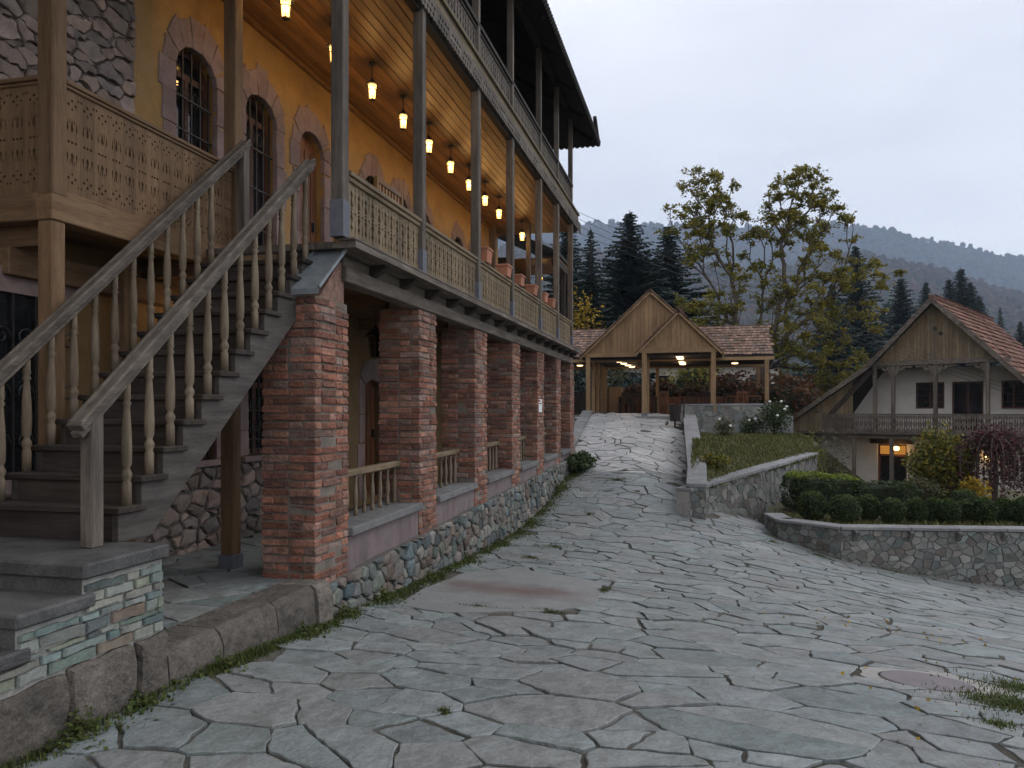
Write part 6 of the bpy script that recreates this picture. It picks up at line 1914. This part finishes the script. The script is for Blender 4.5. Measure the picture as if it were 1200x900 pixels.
# spruces
def spruce_mesh(h, Rr, seed, dens=1.0, ragged=.3):
    rs = random.Random(seed); V = []; Fc = []; rr = []
    br = MB()
    nbr = int(420 * dens)
    for b in range(nbr):
        t = .03 + .955 * (b / nbr) ** .92
        z = h * t
        rad = Rr * (1 - t) ** 1.0 * (1 + ragged * mnoise.noise((b * .37, seed, 0)) + ragged * rs.uniform(-.35, .25)) + .03
        sm = .3 + .7 * (1 - t)
        a = b * 2.39996 + rs.uniform(-.35, .35); r1 = max(.05, rad * rs.choice([.6, .75, .9, 1.0, 1.15, 1.25]))
        droop = rs.uniform(.15, .45) * (1 - .6 * t); up = rs.uniform(.1, .35)
        m = max(3, int(r1 / .13))
        dx, dy = math.cos(a), math.sin(a)
        for i in range(m + 1):
            s = (i + .3) / (m + .3)
            x = dx * r1 * s; y = dy * r1 * s; zz = z - droop * r1 * s + up * r1 * s * s
            w_ = (.42 * (1 - s) + .13) * min(1.1, r1 + .15) * rs.uniform(.6, 1.3) * sm + .02
            L = (.20 + .14 * rs.random()) * sm
            for sd in (-1, 1):
                for q in range(2):
                    n = len(V); dr = rs.uniform(.05, .32) * sm; ww = w_ * rs.uniform(.5, 1.1); sh = rs.uniform(-.08, .08)
                    V += [(x + sh * dx, y + sh * dy, zz + rs.uniform(-.03, .03)), (x + dx * L - dy * sd * ww * .3, y + dy * L + dx * sd * ww * .3, zz - .03 - dr * .2),
                          (x + dx * L * .75 - dy * sd * ww, y + dy * L * .75 + dx * sd * ww, zz - dr), (x - dy * sd * ww * .45, y + dx * sd * ww * .45, zz - dr * .8)]
                    Fc.append((n, n + 1, n + 2, n + 3)); rr.append(rs.random())
        br.tube([(0, 0, z), (dx * r1 * .9, dy * r1 * .9, z - droop * r1 * .9 + up * r1 * .8)], [.03 * (1 - t) + .01, .008], 3)
    me = bpy.data.meshes.new('crown'); me.from_pydata(V, [], Fc)
    at = me.attributes.new('rnd', 'FLOAT', 'FACE'); at.data.foreach_set('value', np.array(rr, dtype=np.float32)); me.materials.append(T['leaf_spruce'])
    tm = MB(); tm.tube([(0, 0, -.5), (0, 0, h * .5), (0, 0, h)], [h * .014 + .05, h * .008, .01], 7)
    return me, tm.mesh('trunk', T['bark'], True), br.mesh('limbs', T['bark'])
SPM = [spruce_mesh(12, 3.0, 11), spruce_mesh(12, 2.5, 12), spruce_mesh(12, 2.2, 13, .6, .8), spruce_mesh(12, 2.8, 14)]
def spruce(px, ytop, d, mi, label, wscale=1.0, group=None):
    q = W(px, ytop, d); z0 = gz(q); h = q.z - z0
    t = thing('spruce_tree', label, 'tree', (q.x, q.y, z0), group)
    s = h / 12.0; wscale *= 1.45
    M = Matrix.Translation((q.x, q.y, z0)) @ Matrix.Rotation(rng.uniform(0, 6.28), 4, 'Z') @ Matrix.Diagonal((s * wscale, s * wscale, s, 1))
    inst('crown', SPM[mi][0], t, M); inst('trunk', SPM[mi][1], t, M); inst('limbs', SPM[mi][2], t, M)['kind'] = 'stuff'
spruce(738, 246, 50, 0, 'tallest dark spruce behind the pavilion gable', 1.4)
spruce(692, 266, 46, 2, 'thin ragged spruce with bare drooping boughs beside the gallery house', 1.1)
spruce(664, 248, 48, 1, 'dark spruce half hidden by the end of the gallery house', 1.0)
spruce(783, 262, 54, 1, 'broad dark spruce between the tallest spruce and the autumn tree', 1.5)
spruce(715, 330, 56, 3, 'short dark spruce filling the gap behind the pavilion roof', 1.2)
spruce(1003, 285, 74, 3, 'dark spruce standing behind the right side of the autumn tree', 1.0)
spruce(975, 330, 66, 1, 'smaller spruce in the shade behind the autumn tree', 1.1)
spruce(1056, 324, 82, 0, 'full dark spruce standing apart behind the white house gable', 1.2)
spruce(1085, 328, 86, 1, 'slim spruce just above the peak of the white house gable', .9)
g3 = 'cluster of spruces behind the red tiled roof'
for px, yt, mi, lb_ in ((1112, 325, 1, 'dark spruce in the cluster behind the red roof, on the side of the gable peak'), (1126, 312, 0, 'tallest dark spruce of the cluster behind the red roof'), (1137, 328, 3, 'dark spruce just beyond the tallest of the cluster behind the red roof'), (1148, 345, 1, 'lowest dark spruce of the cluster behind the red roof')):
    spruce(px, yt, 90, mi, lb_, 1.0, g3)
spruce(1172, 358, 120, 2, 'small distant spruce to the side of the red tiled roof', .7)
spruce(1196, 375, 110, 3, 'small dark conifer rising behind the end of the red tiled roof', 1.0)

# the large autumn tree: foliage pads spread through uneven lobes, joined back to the trunk by a branching skeleton
def big_tree(base, fork, lobes, dd, seed, label):
    rs = random.Random(seed)
    t = thing('autumn_tree', label, 'tree', base)
    pads = []
    for (cx_, cy_, rx, ry, n) in lobes:
        for _ in range(n):
            while True:
                a, b, c = rs.uniform(-1, 1), rs.uniform(-1, 1), rs.uniform(-1, 1)
                if a * a + b * b + c * c < 1: break
            p = W(cx_ + a * rx, cy_ + b * ry, dd + c * rx * dd / F * .9)
            if all((p - q).length > .34 for q in pads): pads.append(p)
    B, Fk = Vector(base), Vector(fork)
    nodes = [B + Vector((0, 0, -.4)), B.lerp(Fk, .5) + Vector((.05, 0, 0)), Fk]; par = [-1, 0, 1]; plen = [0, 0, .0]
    order = sorted(pads, key=lambda p: (p - Fk).length)
    ends = []
    for p in order:
        best, bi = 1e9, 2
        for i in range(2, len(nodes)):
            v = p - nodes[i]
            L = v.length
            c = L + .68 * plen[i] + (.8 if v.z < -.2 else 0)
            if c < best: best, bi = c, i
        v = p - nodes[bi]; L = v.length
        k = max(2, int(L / .45)); prev = bi
        side = Vector((rs.gauss(0, .05), rs.gauss(0, .05), rs.uniform(-.02, .10))) * L
        for m in range(1, k + 1):
            u = m / k
            q = nodes[bi] + v * u + side * math.sin(u * math.pi) + Vector((rs.gauss(0, .025), rs.gauss(0, .025), rs.gauss(0, .02)))
            nodes.append(q); par.append(prev); plen.append(plen[prev] + L / k); prev = len(nodes) - 1
        ends.append(prev)
    cnt = [0] * len(nodes)
    for e_ in ends:
        i = e_
        while i >= 0: cnt[i] += 1; i = par[i]
    rad = [.0115 * max(1, c) ** .52 + .004 for c in cnt]
    kids = {}
    for i, p_ in enumerate(par): kids.setdefault(p_, []).append(i)
    trunk = MB(); limbs = MB()
    def chain(i):
        pts_ = [i]
        while True:
            ch = kids.get(pts_[-1], [])
            if not ch: break
            ch = sorted(ch, key=lambda c: -cnt[c])
            for c in ch[1:]: starts.append((pts_[-1], c))
            pts_.append(ch[0])
        return pts_
    starts = []; done = [(None, 0)]
    while done:
        s0, i = done.pop()
        starts = []
        pts_ = chain(i)
        P_ = ([nodes[s0]] if s0 is not None else []) + [nodes[j] for j in pts_]
        R_ = ([rad[pts_[0]]] if s0 is not None else []) + [rad[j] for j in pts_]
        (trunk if s0 is None else limbs).tube(P_, R_, 9 if R_[0] > .09 else (6 if R_[0] > .035 else 4))
        done += starts
    tr = trunk.obj('trunk', T['bark'], t, smooth=True)
    limbs.obj('limbs', T['bark'], t, smooth=True, kind='stuff')
    tw = MB(); PL = []; RR = []
    for e_ in ends:
        c = nodes[e_]; sz = rs.uniform(.26, .52); dens = rs.choice([.4, .6, .8, 1.0, 1.1]); tone = rs.random()
        for _ in range(9):
            d = Vector((rs.gauss(0, 1), rs.gauss(0, 1), rs.gauss(0, .55))).normalized() * sz * rs.uniform(.5, 1.1)
            q1 = c + d * .5 + Vector((0, 0, rs.uniform(-.05, .05))); q2 = c + d
            tw.tube([c, q1, q2], [.009, .006, .003], 3)
            for _k in range(int(17 * dens)):
                u = rs.uniform(.25, 1.1)
                PL.append((c.x + d.x * u + rs.gauss(0, .055), c.y + d.y * u + rs.gauss(0, .055), c.z + d.z * u + rs.gauss(0, .045) - .02)); RR.append((tone + rs.gauss(0, .12)) % 1)
    tw.obj('twigs', T['bark'], t, kind='stuff')
    PL = np.array(PL)
    inst('crown', leaf_mesh('crown', PL, np.random.uniform(.05, .105, len(PL)), T['leaf_olive'], aspect=1.9, flat=.2, rnd=RR), t, Matrix.Identity(4))
q = W(878, 474, 36.5)
LOBES = [(828, 236, 50, 42, 52), (806, 285, 36, 30, 22), (862, 288, 36, 42, 26), (938, 222, 38, 38, 46), (952, 272, 58, 42, 68), (900, 262, 30, 38, 18), (1008, 322, 52, 20, 30), (958, 342, 56, 30, 34),
         (900, 340, 46, 34, 22), (828, 368, 50, 28, 34), (945, 398, 60, 36, 58), (985, 436, 36, 34, 26), (878, 398, 44, 26, 18), (930, 455, 34, 26, 16), (1000, 375, 40, 26, 18)]
big_tree((q.x, q.y, gz(q)), W(893, 432, 36.5), LOBES, 36.5, 23, 'large spreading autumn tree with thin olive-yellow leaves behind the pavilion')

# ------------------------------------------------------------------ overhead wires
def wire(a, b, sag, label, r=.006):
    pts_ = [a.lerp(b, i / 24) - Vector((0, 0, sag * 4 * (i / 24) * (1 - i / 24))) for i in range(25)]
    tag(MB().tube(pts_, [r] * 25, 4).obj('overhead_wire', T['iron']), label, 'wire', 'overhead wires')
Eh = Vector((-5.2, 21, 6.3))
for k in range(4):
    wire(Vector((-5.4, 21.2, 6.6 - .22 * k)), W(1160 + 14 * k, 440 + 9 * k, 26.4), .25, 'thin overhead wire from the gallery house to the white house, %s from the top' % ORD[k])

# ------------------------------------------------------------------ hazy evening air
HZ = MB(); HZ.box(-3200, 3200, -60, 3300, -30, 760)
hm = bpy.data.materials.new('haze'); hm.use_nodes = True; hm.node_tree.nodes.clear()
ho = hm.node_tree.nodes.new('ShaderNodeOutputMaterial'); hv = hm.node_tree.nodes.new('ShaderNodeVolumePrincipled')
hv.inputs['Color'].default_value = (.62, .77, 1.0, 1); hv.inputs['Density'].default_value = .00026; hv.inputs['Anisotropy'].default_value = 0.0
hm.node_tree.links.new(hv.outputs[0], ho.inputs['Volume'])
tag(HZ.obj('haze', hm), kind='stuff')
